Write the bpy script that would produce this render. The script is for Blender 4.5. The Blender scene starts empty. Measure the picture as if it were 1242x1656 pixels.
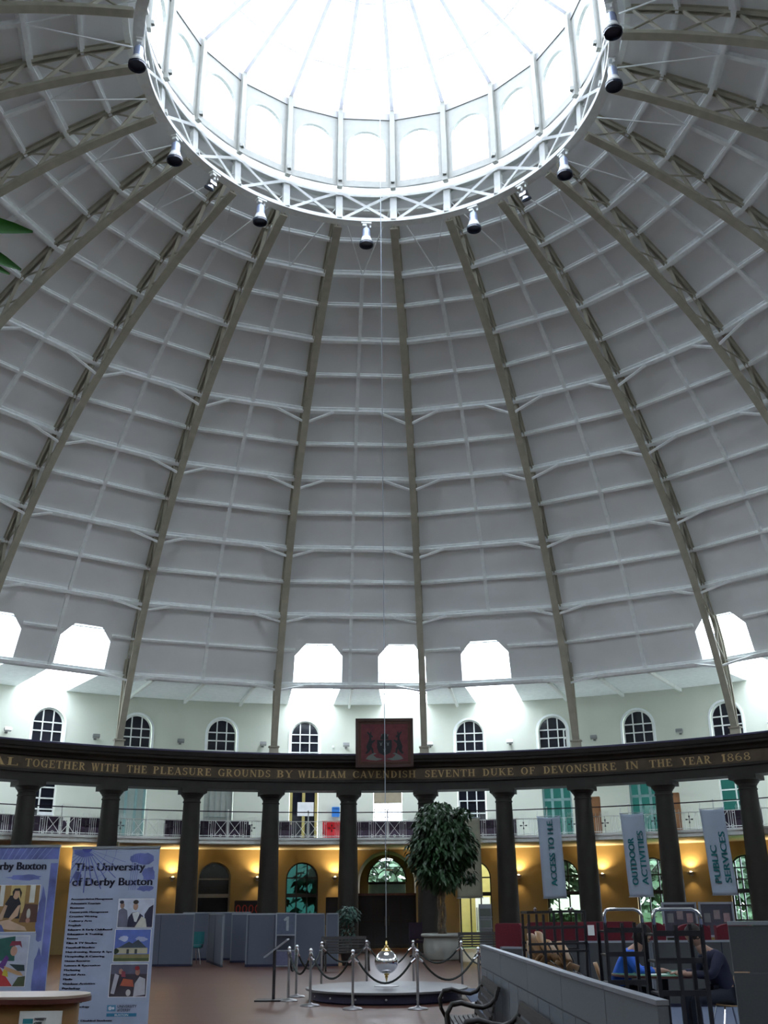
import bpy, math, random
from mathutils import Vector, Matrix
random.seed(7)
sc = bpy.context.scene
COL = sc.collection
PI = math.pi
# ---------------------------------------------------------------- camera
CAM = dict(loc=(0.2, -19.0, 1.5), yaw=0.006, pitch=0.374, roll=-0.008, f=1632.2)
W, H = 1242, 1656
cd = bpy.data.cameras.new('camera'); cam = bpy.data.objects.new('camera', cd); COL.objects.link(cam)
cd.sensor_fit = 'HORIZONTAL'; cd.sensor_width = 36.0; cd.lens = CAM['f'] * 36.0 / W
cd.clip_start = 0.05; cd.clip_end = 500
cam.matrix_world = (Matrix.Translation(CAM['loc']) @ Matrix.Rotation(CAM['yaw'], 4, 'Z') @
                    Matrix.Rotation(PI / 2 + CAM['pitch'], 4, 'X') @ Matrix.Rotation(CAM['roll'], 4, 'Z'))
sc.camera = cam
# ---------------------------------------------------------------- world, exposure
SKY = 4.0
w = bpy.data.worlds.new('sky'); sc.world = w; w.use_nodes = True
nt = w.node_tree; nt.nodes.clear()
out = nt.nodes.new('ShaderNodeOutputWorld'); bg = nt.nodes.new('ShaderNodeBackground')
tc = nt.nodes.new('ShaderNodeTexCoord'); nz = nt.nodes.new('ShaderNodeTexNoise'); cr = nt.nodes.new('ShaderNodeValToRGB')
nz.inputs['Scale'].default_value = 1.6; nz.inputs['Detail'].default_value = 3
cr.color_ramp.elements[0].color = (0.74, 0.83, 0.98, 1); cr.color_ramp.elements[1].color = (0.92, 0.97, 1.0, 1)
nt.links.new(tc.outputs['Generated'], nz.inputs['Vector']); nt.links.new(nz.outputs['Fac'], cr.inputs['Fac'])
nt.links.new(cr.outputs['Color'], bg.inputs['Color']); nt.links.new(bg.outputs[0], out.inputs[0])
bg.inputs['Strength'].default_value = SKY
sc.view_settings.view_transform = 'Standard'
sc.view_settings.look = 'None'
sc.view_settings.gamma = 1.0
sc.view_settings.use_curve_mapping = False
sc.view_settings.exposure = 1.85
sc.cycles.max_bounces = 10; sc.cycles.diffuse_bounces = 6; sc.cycles.glossy_bounces = 4
sc.cycles.transparent_max_bounces = 16; sc.cycles.caustics_reflective = False; sc.cycles.caustics_refractive = False
sc.cycles.use_denoising = True
sc.cycles.sample_clamp_indirect = 6.0
# ---------------------------------------------------------------- measures
S = 2 * PI / 44             # one column bay
RC = 20.4                   # column circle
RW = 24.36                  # gallery wall
DR, DZ, DI = 1.337, 1.349, 19.43   # rib arc: centre radius, centre height, inner radius
DO = DI + 0.85
def P(r, a, z): return Vector((r * math.sin(a * S), r * math.cos(a * S), z))
def arc(t, R=DI): t = math.radians(t); return DR + R * math.cos(t), DZ + R * math.sin(t)
_inv = cam.matrix_world.inverted()
def project(p):
    q = _inv @ Vector(p)
    if q.z >= -0.05: return None
    return W / 2 + CAM['f'] * q.x / -q.z, H / 2 - CAM['f'] * q.y / -q.z
def in_frame(p, m=40):
    q = project(p); return q is not None and -m < q[0] < W + m and -m < q[1] < H + m
# portals: guide daylight sampling through the openings the building has
def portal(name, loc, sx, sy, direction, shape='RECTANGLE'):
    l = bpy.data.lights.new(name, 'AREA'); l.shape = shape; l.size = sx
    if shape in ('RECTANGLE', 'ELLIPSE'): l.size_y = sy
    l.cycles.is_portal = True
    o = bpy.data.objects.new(name, l); COL.objects.link(o); o.location = loc
    o.rotation_euler = Vector(direction).to_track_quat('-Z', 'Y').to_euler()
portal('lantern_portal', (0, 0, 21.46), 11.0, 11.0, (0, 0, -1), 'ELLIPSE')
SKYLIGHTS = [0.22 + 5.5 * k + 1.16 * j for k in (-1, 0, 1, 2, 3, 4, -2, -3) for j in (-1, 0, 1)]
# ---------------------------------------------------------------- materials
def mat(name, col, rough=0.6, metal=0.0, var=0.06, scale=6.0, bump=0.0, emit=None, spec=0.5, bscale=None):
    m = bpy.data.materials.new(name); m.use_nodes = True
    n = m.node_tree.nodes; l = m.node_tree.links; b = n['Principled BSDF']
    b.inputs['Roughness'].default_value = rough; b.inputs['Metallic'].default_value = metal
    b.inputs['Specular IOR Level'].default_value = spec
    t = n.new('ShaderNodeTexCoord'); z = n.new('ShaderNodeTexNoise'); z.inputs['Scale'].default_value = scale
    z.inputs['Detail'].default_value = 4
    r = n.new('ShaderNodeValToRGB')
    r.color_ramp.elements[0].position = 0.3; r.color_ramp.elements[1].position = 0.7
    r.color_ramp.elements[0].color = (*[c * (1 - var) for c in col], 1)
    r.color_ramp.elements[1].color = (*[min(1, c * (1 + var)) for c in col], 1)
    l.new(t.outputs['Object'], z.inputs['Vector']); l.new(z.outputs['Fac'], r.inputs['Fac'])
    l.new(r.outputs['Color'], b.inputs['Base Color'])
    if bump:
        z2 = n.new('ShaderNodeTexNoise'); z2.inputs['Scale'].default_value = bscale or scale * 8
        bp = n.new('ShaderNodeBump'); bp.inputs['Strength'].default_value = bump
        l.new(t.outputs['Object'], z2.inputs['Vector']); l.new(z2.outputs['Fac'], bp.inputs['Height'])
        l.new(bp.outputs['Normal'], b.inputs['Normal'])
    if emit:
        b.inputs['Emission Color'].default_value = (*emit[:3], 1); b.inputs['Emission Strength'].default_value = emit[3]
    return m
def glass(name, tint=(0.95, 0.97, 1.0), gloss=0.06):
    m = bpy.data.materials.new(name); m.use_nodes = True
    n = m.node_tree.nodes; l = m.node_tree.links; n.clear()
    o = n.new('ShaderNodeOutputMaterial'); mx = n.new('ShaderNodeMixShader')
    tr = n.new('ShaderNodeBsdfTransparent'); gl = n.new('ShaderNodeBsdfGlossy')
    tr.inputs[0].default_value = (*tint, 1); gl.inputs['Roughness'].default_value = 0.05
    mx.inputs[0].default_value = gloss
    l.new(tr.outputs[0], mx.inputs[1]); l.new(gl.outputs[0], mx.inputs[2]); l.new(mx.outputs[0], o.inputs[0])
    return m
def floor_mat():
    m = mat('boards', (0.30, 0.17, 0.11), 0.35)
    n = m.node_tree.nodes; l = m.node_tree.links; b = n['Principled BSDF']
    t = n.new('ShaderNodeTexCoord'); mp = n.new('ShaderNodeMapping')
    br = n.new('ShaderNodeTexBrick'); br.inputs['Scale'].default_value = 1.0
    br.inputs['Brick Width'].default_value = 1.4; br.inputs['Row Height'].default_value = 0.09
    br.inputs['Mortar Size'].default_value = 0.003
    br.inputs['Color1'].default_value = (0.090, 0.033, 0.018, 1); br.inputs['Color2'].default_value = (0.062, 0.022, 0.012, 1)
    br.inputs['Mortar'].default_value = (0.06, 0.03, 0.02, 1)
    l.new(t.outputs['Object'], mp.inputs[0]); l.new(mp.outputs[0], br.inputs[0])
    l.new(br.outputs[0], b.inputs['Base Color'])
    return m
def stone_mat(name, col):
    m = mat(name, col, 0.7, var=0.25, scale=2.5, bump=0.15, bscale=25)
    return m
MT = dict(
    dome=mat('dome_boards', (0.81, 0.83, 0.84), 0.8, var=0.04, scale=0.7, bump=0.05, bscale=12),
    purlin=mat('white_painted_timber', (0.90, 0.94, 0.95), 0.6),
    iron=mat('buff_painted_iron', (0.42, 0.40, 0.32), 0.55, var=0.12, scale=3),
    lant=mat('off_white_lantern_paint', (0.165, 0.17, 0.155), 0.6), raft=mat('bloom_paled_glazing_bar', (0.62, 0.60, 0.68), 0.6),  # glazing bar colour is raised to imitate bloom from the bright sky
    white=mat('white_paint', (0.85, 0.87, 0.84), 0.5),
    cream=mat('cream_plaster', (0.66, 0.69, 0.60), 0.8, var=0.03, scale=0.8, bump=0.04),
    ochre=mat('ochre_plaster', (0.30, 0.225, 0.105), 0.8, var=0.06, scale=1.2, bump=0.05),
    stone=stone_mat('dark_stone', (0.017, 0.0145, 0.012)),
    stone2=stone_mat('brown_stone_frieze', (0.065, 0.045, 0.027)),
    gold=mat('gilt', (0.40, 0.28, 0.12), 0.45, 0.25),
    gold2=mat('polished_brass', (0.80, 0.58, 0.22), 0.2, 1.0),
    floor=floor_mat(),
    carpet=mat('blue_grey_carpet', (0.07, 0.09, 0.14), 0.95, var=0.15, scale=60),
    dglass=mat('dark_room_window_pane', (0.012, 0.014, 0.022), 0.12),  # opaque near-black pane, its colour stands for the dark rooms behind
    glass=glass('clear_glass'), smoke=glass('smoke_glass', (0.30, 0.34, 0.28)), teal=glass('teal_tinted_glass', (0.045, 0.10, 0.09)),
    frost=mat('frosted_glass', (0.34, 0.40, 0.38), 0.4),
    curtain=mat('net_curtain', (0.42, 0.44, 0.41), 0.9),
    blind=mat('taupe_blind', (0.33, 0.28, 0.20), 0.8),
    wdark=mat('dark_wood', (0.010, 0.007, 0.007), 0.5, var=0.3, scale=9),
    wred=mat('red_brown_wood', (0.10, 0.035, 0.03), 0.35, var=0.3, scale=8),
    wlight=mat('light_plywood', (0.32, 0.18, 0.08), 0.4, var=0.15, scale=9),
    wedge=mat('pale_ply_edge', (0.75, 0.62, 0.45), 0.5),
    worange=mat('orange_veneer', (0.34, 0.19, 0.08), 0.4, var=0.12, scale=5),
    pale=mat('pale_laminate', (0.38, 0.30, 0.24), 0.35),
    chrome=mat('chrome', (0.80, 0.80, 0.84), 0.12, 1.0),
    steel=mat('brushed_steel', (0.35, 0.35, 0.36), 0.35, 1.0),
    alu=mat('satin_aluminium', (0.30, 0.33, 0.38), 0.4, 0.6),
    black=mat('black_metal', (0.012, 0.012, 0.016), 0.4),
    rope=mat('black_rope', (0.012, 0.018, 0.016), 0.8, bump=0.3),
    felt=mat('grey_blue_felt', (0.083, 0.097, 0.132), 0.95, var=0.06, scale=90),
    felt3=mat('shade_darkened_grey_felt', (0.065, 0.07, 0.075), 0.95, var=0.06, scale=90),  # grey felt darkened to paint in shading on the tall corner screen
    felt2=mat('grey_felt', (0.15, 0.165, 0.19), 0.95, var=0.06, scale=90),
    red=mat('crimson_fabric', (0.11, 0.004, 0.014), 0.85, var=0.12, scale=30),
    redb=mat('bright_red_fabric', (0.55, 0.02, 0.03), 0.8),
    sofa=mat('dark_plum_fabric', (0.025, 0.012, 0.03), 0.8),
    teal2=mat('teal_fabric', (0.02, 0.16, 0.17), 0.8),
    ban=mat('white_vinyl_banner', (0.40, 0.48, 0.60), 0.6, var=0.04, scale=2, bump=0.1, bscale=3),
    bant=mat('teal_print', (0.0, 0.16, 0.19), 0.6, var=0.0),
    cream2=mat('cream_banner', (0.28, 0.28, 0.21), 0.7),
    orange=mat('orange_print', (0.65, 0.22, 0.08), 0.6, var=0.0),
    urn=mat('white_stoneware', (0.28, 0.285, 0.26), 0.5, var=0.06, scale=3),
    leaf=mat('dark_green_leaf', (0.018, 0.055, 0.018), 0.42, var=0.5, scale=14),
    leafb=mat('glossy_green_leaf', (0.02, 0.15, 0.015), 0.35, var=0.3, scale=20),
    leafc=mat('blue_green_leaf', (0.025, 0.08, 0.06), 0.5, var=0.4, scale=14),
    bark=mat('bark', (0.13, 0.10, 0.07), 0.9, var=0.3, scale=15, bump=0.4),
    soil=mat('potting_soil', (0.03, 0.02, 0.015), 0.95, bump=0.5),
    grass=mat('lawn_grass', (0.05, 0.13, 0.025), 0.95, var=0.4, scale=0.6),
    hedge=mat('garden_leaves', (0.025, 0.06, 0.025), 0.9, var=0.7, scale=2.5),
    plat=mat('platform_top_grey', (0.14, 0.14, 0.145), 0.4, var=0.05, scale=2),
    skirt=mat('blue_black_skirt', (0.010, 0.010, 0.035), 0.5),
    paper=mat('white_paper', (0.8, 0.82, 0.82), 0.7), teal3=mat('teal_ink', (0.03, 0.25, 0.32), 0.6),
    navy=mat('navy_ink', (0.008, 0.010, 0.035), 0.6), ban2=mat('pale_blue_print', (0.34, 0.40, 0.56), 0.5, var=0.10, scale=3),
    ban3=mat('blue_wash_print', (0.13, 0.16, 0.42), 0.5, var=0.5, scale=4),
    skin=mat('skin', (0.30, 0.17, 0.12), 0.6), hairm=mat('dark_brown_hair', (0.010, 0.006, 0.004), 0.75, bump=0.5, bscale=80),
    blue=mat('bright_blue_cotton', (0.02, 0.10, 0.48), 0.85), navyc=mat('navy_wool', (0.010, 0.012, 0.035), 0.9),
    jeans=mat('dark_trousers', (0.012, 0.016, 0.028), 0.9), shoe=mat('black_leather', (0.01, 0.01, 0.01), 0.4),
    gtop=mat('green_table_cover', (0.03, 0.14, 0.08), 0.6),
    crest_red=mat('crest_crimson', (0.13, 0.024, 0.032), 0.6, var=0.2, scale=5), crest_dk=mat('crest_dark_green', (0.008, 0.013, 0.015), 0.5),
    crest_frame=mat('crest_frame_brown', (0.075, 0.028, 0.015), 0.5, var=0.2), crest_br=mat('crest_brown', (0.06, 0.03, 0.025), 0.6),
    crest_gr=mat('crest_grey', (0.13, 0.15, 0.14), 0.6),
    bulb=mat('lit_bulb', (1, 0.9, 0.7), 0.5, emit=(1.0, 0.80, 0.45, 9.0)),
    lampblue=mat('pale_blue_lamp_housing', (0.34, 0.40, 0.58), 0.4, 0.3), lampdk=mat('dark_lamp_mouth', (0.03, 0.04, 0.07), 0.3),
    grey=mat('mid_grey_paint', (0.18, 0.18, 0.18), 0.5),
    tealp=mat('teal_paint', (0.22, 0.36, 0.36), 0.6), yellow=mat('pale_yellow_plaster', (0.46, 0.39, 0.13), 0.8),
    brownb=mat('brown_board', (0.26, 0.12, 0.05), 0.7), bluep=mat('blue_poster', (0.04, 0.25, 0.70), 0.6),
    blackish=mat('black_board', (0.012, 0.012, 0.018), 0.6),
)
_cm = {}
def ink(c):
    k = tuple(round(x, 3) for x in c)
    if k not in _cm: _cm[k] = mat('printed_colour', k, 0.55, var=0.12, scale=12)
    return _cm[k]
# ---------------------------------------------------------------- mesh builder
ROOT = {}
class MB:
    def __init__(s): s.v = []; s.f = []; s.m = []; s.cur = 0
    def add(s, vs, fs):
        o = len(s.v); s.v += [Vector(x) for x in vs]
        for f in fs: s.f.append([i + o for i in f]); s.m.append(s.cur)
        return s
    def poly(s, pts): return s.add(pts, [list(range(len(pts)))])
    def hexa(s, c8): return s.add(c8, [(0, 3, 2, 1), (4, 5, 6, 7), (0, 1, 5, 4), (1, 2, 6, 5), (2, 3, 7, 6), (3, 0, 4, 7)])
    def box(s, c, d, R=None):
        x, y, z = d[0] / 2, d[1] / 2, d[2] / 2
        q = [Vector(p) for p in ((-x, -y, -z), (x, -y, -z), (x, y, -z), (-x, y, -z), (-x, -y, z), (x, -y, z), (x, y, z), (-x, y, z))]
        if R is not None: q = [R @ p for p in q]
        return s.hexa([Vector(c) + p for p in q])
    def box2(s, a, b): return s.box([(a[i] + b[i]) / 2 for i in range(3)], [abs(b[i] - a[i]) for i in range(3)])
    def bar(s, a, b, w, h, up=(0, 0, 1)):
        a, b = Vector(a), Vector(b); d = (b - a).normalized(); u = Vector(up)
        sd = d.cross(u)
        if sd.length < 1e-4: sd = d.cross(Vector((1, 0, 0)))
        sd.normalize(); u = sd.cross(d).normalized(); sd = sd * w / 2; u = u * h / 2
        return s.hexa([a - sd - u, a + sd - u, a + sd + u, a - sd + u, b - sd - u, b + sd - u, b + sd + u, b - sd + u])
    def path(s, pts, w, h, up=None, ups=None):
        """rectangular section swept along points; w across, h along up"""
        n = len(pts); pts = [Vector(p) for p in pts]; rings = []
        for i in range(n):
            d = (pts[min(i + 1, n - 1)] - pts[max(i - 1, 0)]).normalized(); u = Vector(ups[i] if ups else up)
            sd = d.cross(u).normalized(); u = sd.cross(d).normalized()
            rings.append([pts[i] - sd * w / 2 - u * h / 2, pts[i] + sd * w / 2 - u * h / 2, pts[i] + sd * w / 2 + u * h / 2, pts[i] - sd * w / 2 + u * h / 2])
        vs = [p for r in rings for p in r]; fs = []
        for i in range(n - 1):
            for k in range(4): a = i * 4 + k; b = i * 4 + (k + 1) % 4; fs.append((a, b, b + 4, a + 4))
        fs += [(3, 2, 1, 0), tuple((n - 1) * 4 + k for k in range(4))]
        return s.add(vs, fs)
    def tube(s, pts, r, n=8, closed=False):
        pts = [Vector(p) for p in pts]; N = len(pts); rs = r if isinstance(r, (list, tuple)) else [r] * N
        ref = Vector((0, 0, 1)); vs = []; fs = []
        d0 = (pts[1] - pts[0]).normalized()
        if abs(d0.dot(ref)) > 0.9: ref = Vector((1, 0, 0))
        u = d0.cross(ref).normalized()
        for i in range(N):
            if closed: d = (pts[(i + 1) % N] - pts[i - 1]).normalized()
            else: d = (pts[min(i + 1, N - 1)] - pts[max(i - 1, 0)]).normalized()
            u = (u - d * u.dot(d)).normalized(); v = d.cross(u)
            for k in range(n): t = 2 * PI * k / n; vs.append(pts[i] + (u * math.cos(t) + v * math.sin(t)) * rs[i])
        for i in range(N if closed else N - 1):
            for k in range(n):
                a = i * n + k; b = i * n + (k + 1) % n; j = ((i + 1) % N) * n; fs.append((a, b, j + (k + 1) % n, j + k))
        if not closed: fs += [tuple(reversed(range(n))), tuple((N - 1) * n + k for k in range(n))]
        return s.add(vs, fs)
    def lathe(s, prof, c=(0, 0, 0), n=24, cap=True, R=None, sx=1, sy=1):
        vs = []; fs = []; c = Vector(c)
        for r, z in prof:
            for k in range(n):
                t = 2 * PI * k / n; p = Vector((r * math.cos(t) * sx, r * math.sin(t) * sy, z))
                vs.append(c + (R @ p if R else p))
        for i in range(len(prof) - 1):
            for k in range(n): a = i * n + k; b = i * n + (k + 1) % n; fs.append((a, b, b + n, a + n))
        if cap: fs += [tuple(reversed(range(n))), tuple((len(prof) - 1) * n + k for k in range(n))]
        return s.add(vs, fs)
    def ball(s, c, r, n=16, sz=1.0, R=None):
        k = n // 2
        return s.lathe([(max(1e-4, r * math.sin(PI * i / k)), -r * sz * math.cos(PI * i / k)) for i in range(k + 1)], c, n, R=R)
    def ring(s, prof, a0, a1, n):
        """closed (r,z) section swept around the building axis from bay a0 to a1"""
        full = abs(a1 - a0 - 44) < 1e-6; N = n if full else n + 1; k = len(prof); vs = []; fs = []
        for i in range(N):
            a = a0 + (a1 - a0) * i / n
            vs += [P(r, a, z) for r, z in prof]
        for i in range(n):
            j = (i + 1) % N
            for q in range(k): p2 = (q + 1) % k; fs.append((i * k + q, i * k + p2, j * k + p2, j * k + q))
        if not full: fs += [tuple(range(k)), tuple((N - 1) * k + q for q in reversed(range(k)))]
        return s.add(vs, fs)
    def prism(s, pts, o, u, v, d):
        """flat outline pts (in u,v from o) given thickness vector d"""
        o, u, v, d = Vector(o), Vector(u), Vector(v), Vector(d); n = len(pts)
        a = [o + u * x + v * y for x, y in pts]; vs = a + [p + d for p in a]
        fs = [tuple(range(n)), tuple(reversed(range(n, 2 * n)))] + [(i, i + n, (i + 1) % n + n, (i + 1) % n) for i in range(n)]
        return s.add(vs, fs)
    def build(s, name, mats, parent=None, world=True, smooth=False, kind=None, label=None):
        me = bpy.data.meshes.new(name)
        vs = s.v
        if parent is not None and world and parent.name in ROOT:
            inv = ROOT[parent.name].inverted(); vs = [inv @ p for p in vs]
        me.from_pydata([tuple(p) for p in vs], [], s.f)
        for m in (mats if isinstance(mats, (list, tuple)) else [mats]): me.materials.append(m if not isinstance(m, str) else MT[m])
        me.polygons.foreach_set('material_index', s.m)
        if smooth:
            me.polygons.foreach_set('use_smooth', [True] * len(me.polygons))
            if smooth is not True: me.set_sharp_from_angle(angle=smooth)
        me.update()
        o = bpy.data.objects.new(name, me); COL.objects.link(o)
        if parent is not None:
            o.parent = parent
            if parent.name in ROOT: ROOT[o.name] = ROOT[parent.name]
        if kind: o['kind'] = kind
        if label: o['label'] = label
        return o
SM = math.radians(40)
def tag(o, label, cat, group=None):
    o['label'] = label; o['category'] = cat
    if group: o['group'] = group
    return o
def thing(name, label, cat, loc=(0, 0, 0), rz=0.0, group=None):
    o = bpy.data.objects.new(name, None); COL.objects.link(o); o.empty_display_size = 0.2
    o.location = loc; o.rotation_euler = (0, 0, rz); tag(o, label, cat, group)
    ROOT[o.name] = Matrix.Translation(loc) @ Matrix.Rotation(rz, 4, 'Z')
    return o
def kids(o): return [c for c in bpy.data.objects if c.parent == o]
def copy_tree(o, loc, rz, label=None, parent=None, tree=None):
    c = o.copy(); COL.objects.link(c)
    if parent is not None: c.parent = parent
    else:
        c.location = loc; c.rotation_euler = (0, 0, rz)
        if label: c['label'] = label
    for ch in (o.children): copy_tree(ch, None, None, parent=c)
    return c
def text_mesh(txt, size, extrude=0.0, align='LEFT', squeeze=None):
    cu = bpy.data.curves.new('txt', 'FONT'); cu.body = txt; cu.size = size; cu.extrude = extrude; cu.align_x = align
    cu.resolution_u = 3
    ob = bpy.data.objects.new('txt', cu); COL.objects.link(ob)
    dg = bpy.context.evaluated_depsgraph_get(); dg.update()
    me = bpy.data.meshes.new_from_object(ob.evaluated_get(dg))
    vs = [v.co.copy() for v in me.vertices]; fs = [list(p.vertices) for p in me.polygons]
    bpy.data.objects.remove(ob); bpy.data.curves.remove(cu); bpy.data.meshes.remove(me)
    if squeeze and vs:
        x0 = min(v.x for v in vs); x1 = max(v.x for v in vs); k = squeeze / (x1 - x0)
        for v in vs: v.x = (v.x - x0) * k
    return vs, fs
def place_text(mb, txt, size, o, u, v, n=(0, 0, 0), squeeze=None, align='LEFT', bold=0.0):
    vs, fs = text_mesh(txt, size, 0.0015, align, squeeze); o, u, v, n = Vector(o), Vector(u), Vector(v), Vector(n)
    for k in ((0,) if not bold else (-bold, 0, bold)):
        mb.add([o + u * (p.x + k) + v * p.y + n * (p.z + abs(k) * .1) for p in vs], fs)

# ================================================================ STRUCTURE
# ---- floor
m = MB(); m.lathe([(0.001, 0), (24.9, 0)], n=88, cap=False); m.build('floor', MT['floor'], kind='structure')
m = MB(); m.lathe([(24.9, 0), (24.9, -0.12), (140, -0.12)], n=64, cap=False); lawn = m.build('ground', MT['grass'], kind='structure')

def wall_band(name, mt, z0, z1, ops, r=RW, depth=0.30, n=44):
    """cylindrical wall with openings (centre bay, half width, sill, spring, arch rise)"""
    cuts = set(round(-22 + i * 0.5, 4) for i in range(89)); SEG = 12
    for c, hw, s0, sp, rise in ops:
        k = SEG if rise > 0 else 1
        for i in range(k + 1): cuts.add(round(c - hw * math.cos(PI * i / k) if k > 1 else c - hw + 2 * hw * i, 4))
    cuts = sorted(cuts); mb = MB()
    def top(op, a):
        c, hw, s0, sp, rise = op
        return sp + (rise * math.sqrt(max(0, 1 - ((a - c) / hw) ** 2)) if rise > 0 else 0)
    for a, b in zip(cuts, cuts[1:]):
        if b - a < 1e-3: continue
        mid = (a + b) / 2; zs = [(z0, z0)]
        hit = sorted([o for o in ops if abs(mid - o[0]) < o[1]], key=lambda o: o[2])
        for o in hit: zs += [(o[2], o[2]), (top(o, a), top(o, b))]
        zs.append((z1, z1))
        for i in range(0, len(zs), 2):
            (la, lb), (ha, hb) = zs[i], zs[i + 1]
            if max(ha - la, hb - lb) < 1e-3: continue
            mb.poly([P(r, a, la), P(r, b, lb), P(r, b, hb), P(r, a, ha)])
        for o in hit:      # soffit and sill of the reveal
            ta, tb = top(o, a), top(o, b)
            mb.poly([P(r, a, ta), P(r, b, tb), P(r + depth, b, tb), P(r + depth, a, ta)])
            mb.poly([P(r, a, o[2]), P(r, b, o[2]), P(r + depth, b, o[2]), P(r + depth, a, o[2])])
    for c, hw, s0, sp, rise in ops:
        for sd in (-1, 1):
            a = c + sd * hw; mb.poly([P(r, a, s0), P(r, a, sp), P(r + depth, a, sp), P(r + depth, a, s0)])
    return mb.build(name, MT[mt], kind='structure')
UPW = [a for a in range(-5, 6)]
ops_up = [(a, .18, 7.3, 8.30, .63) for a in UPW] + [(a, .17, 3.99 if a else 4.62, 6.25, 0) for a in range(-4, 5)]
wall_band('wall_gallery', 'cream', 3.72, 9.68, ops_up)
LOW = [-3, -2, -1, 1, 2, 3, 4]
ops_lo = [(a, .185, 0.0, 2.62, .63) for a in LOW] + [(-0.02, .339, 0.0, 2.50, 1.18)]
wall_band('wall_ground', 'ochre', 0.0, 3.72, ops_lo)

# ---- gallery floor, cornice above the colonnade
m = MB(); m.ring([(21.12, 3.76), (21.12, 3.98), (24.4, 3.98), (24.4, 3.74), (21.25, 3.74), (21.25, 3.76)], -22, 22, 176)
gal = m.build('trim_1', MT['white'], kind='structure')
m = MB(); m.ring([(21.06, 3.90), (21.06, 3.99), (21.2, 3.99), (21.2, 3.90)], -22, 22, 176); m.build('edge_moulding', MT['white'], gal)
ent_prof = [(19.98, 5.60), (19.98, 5.90), (19.92, 5.90), (19.92, 5.98), (20.0, 5.98), (20.0, 6.42), (19.90, 6.44), (19.86, 6.52), (19.72, 6.60), (19.70, 6.68), (19.66, 6.70), (19.62, 6.86), (20.95, 6.86), (20.95, 6.6), (20.85, 6.5), (20.8, 5.60)]
m = MB(); m.ring(ent_prof, -22, 22, 264); ent = m.build('trim_2', MT['stone'], kind='structure')
m = MB(); m.ring([(19.985, 6.0), (19.985, 6.40), (20.02, 6.40), (20.02, 6.0)], -22, 22, 264); m.build('frieze_panel', MT['stone2'], ent)
m = MB(); m.ring([(19.60, 6.84), (19.60, 6.90), (20.2, 6.90), (20.2, 6.84)], -22, 22, 264); m.build('lead_capping', ink((.035, .03, .09)), ent)

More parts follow.
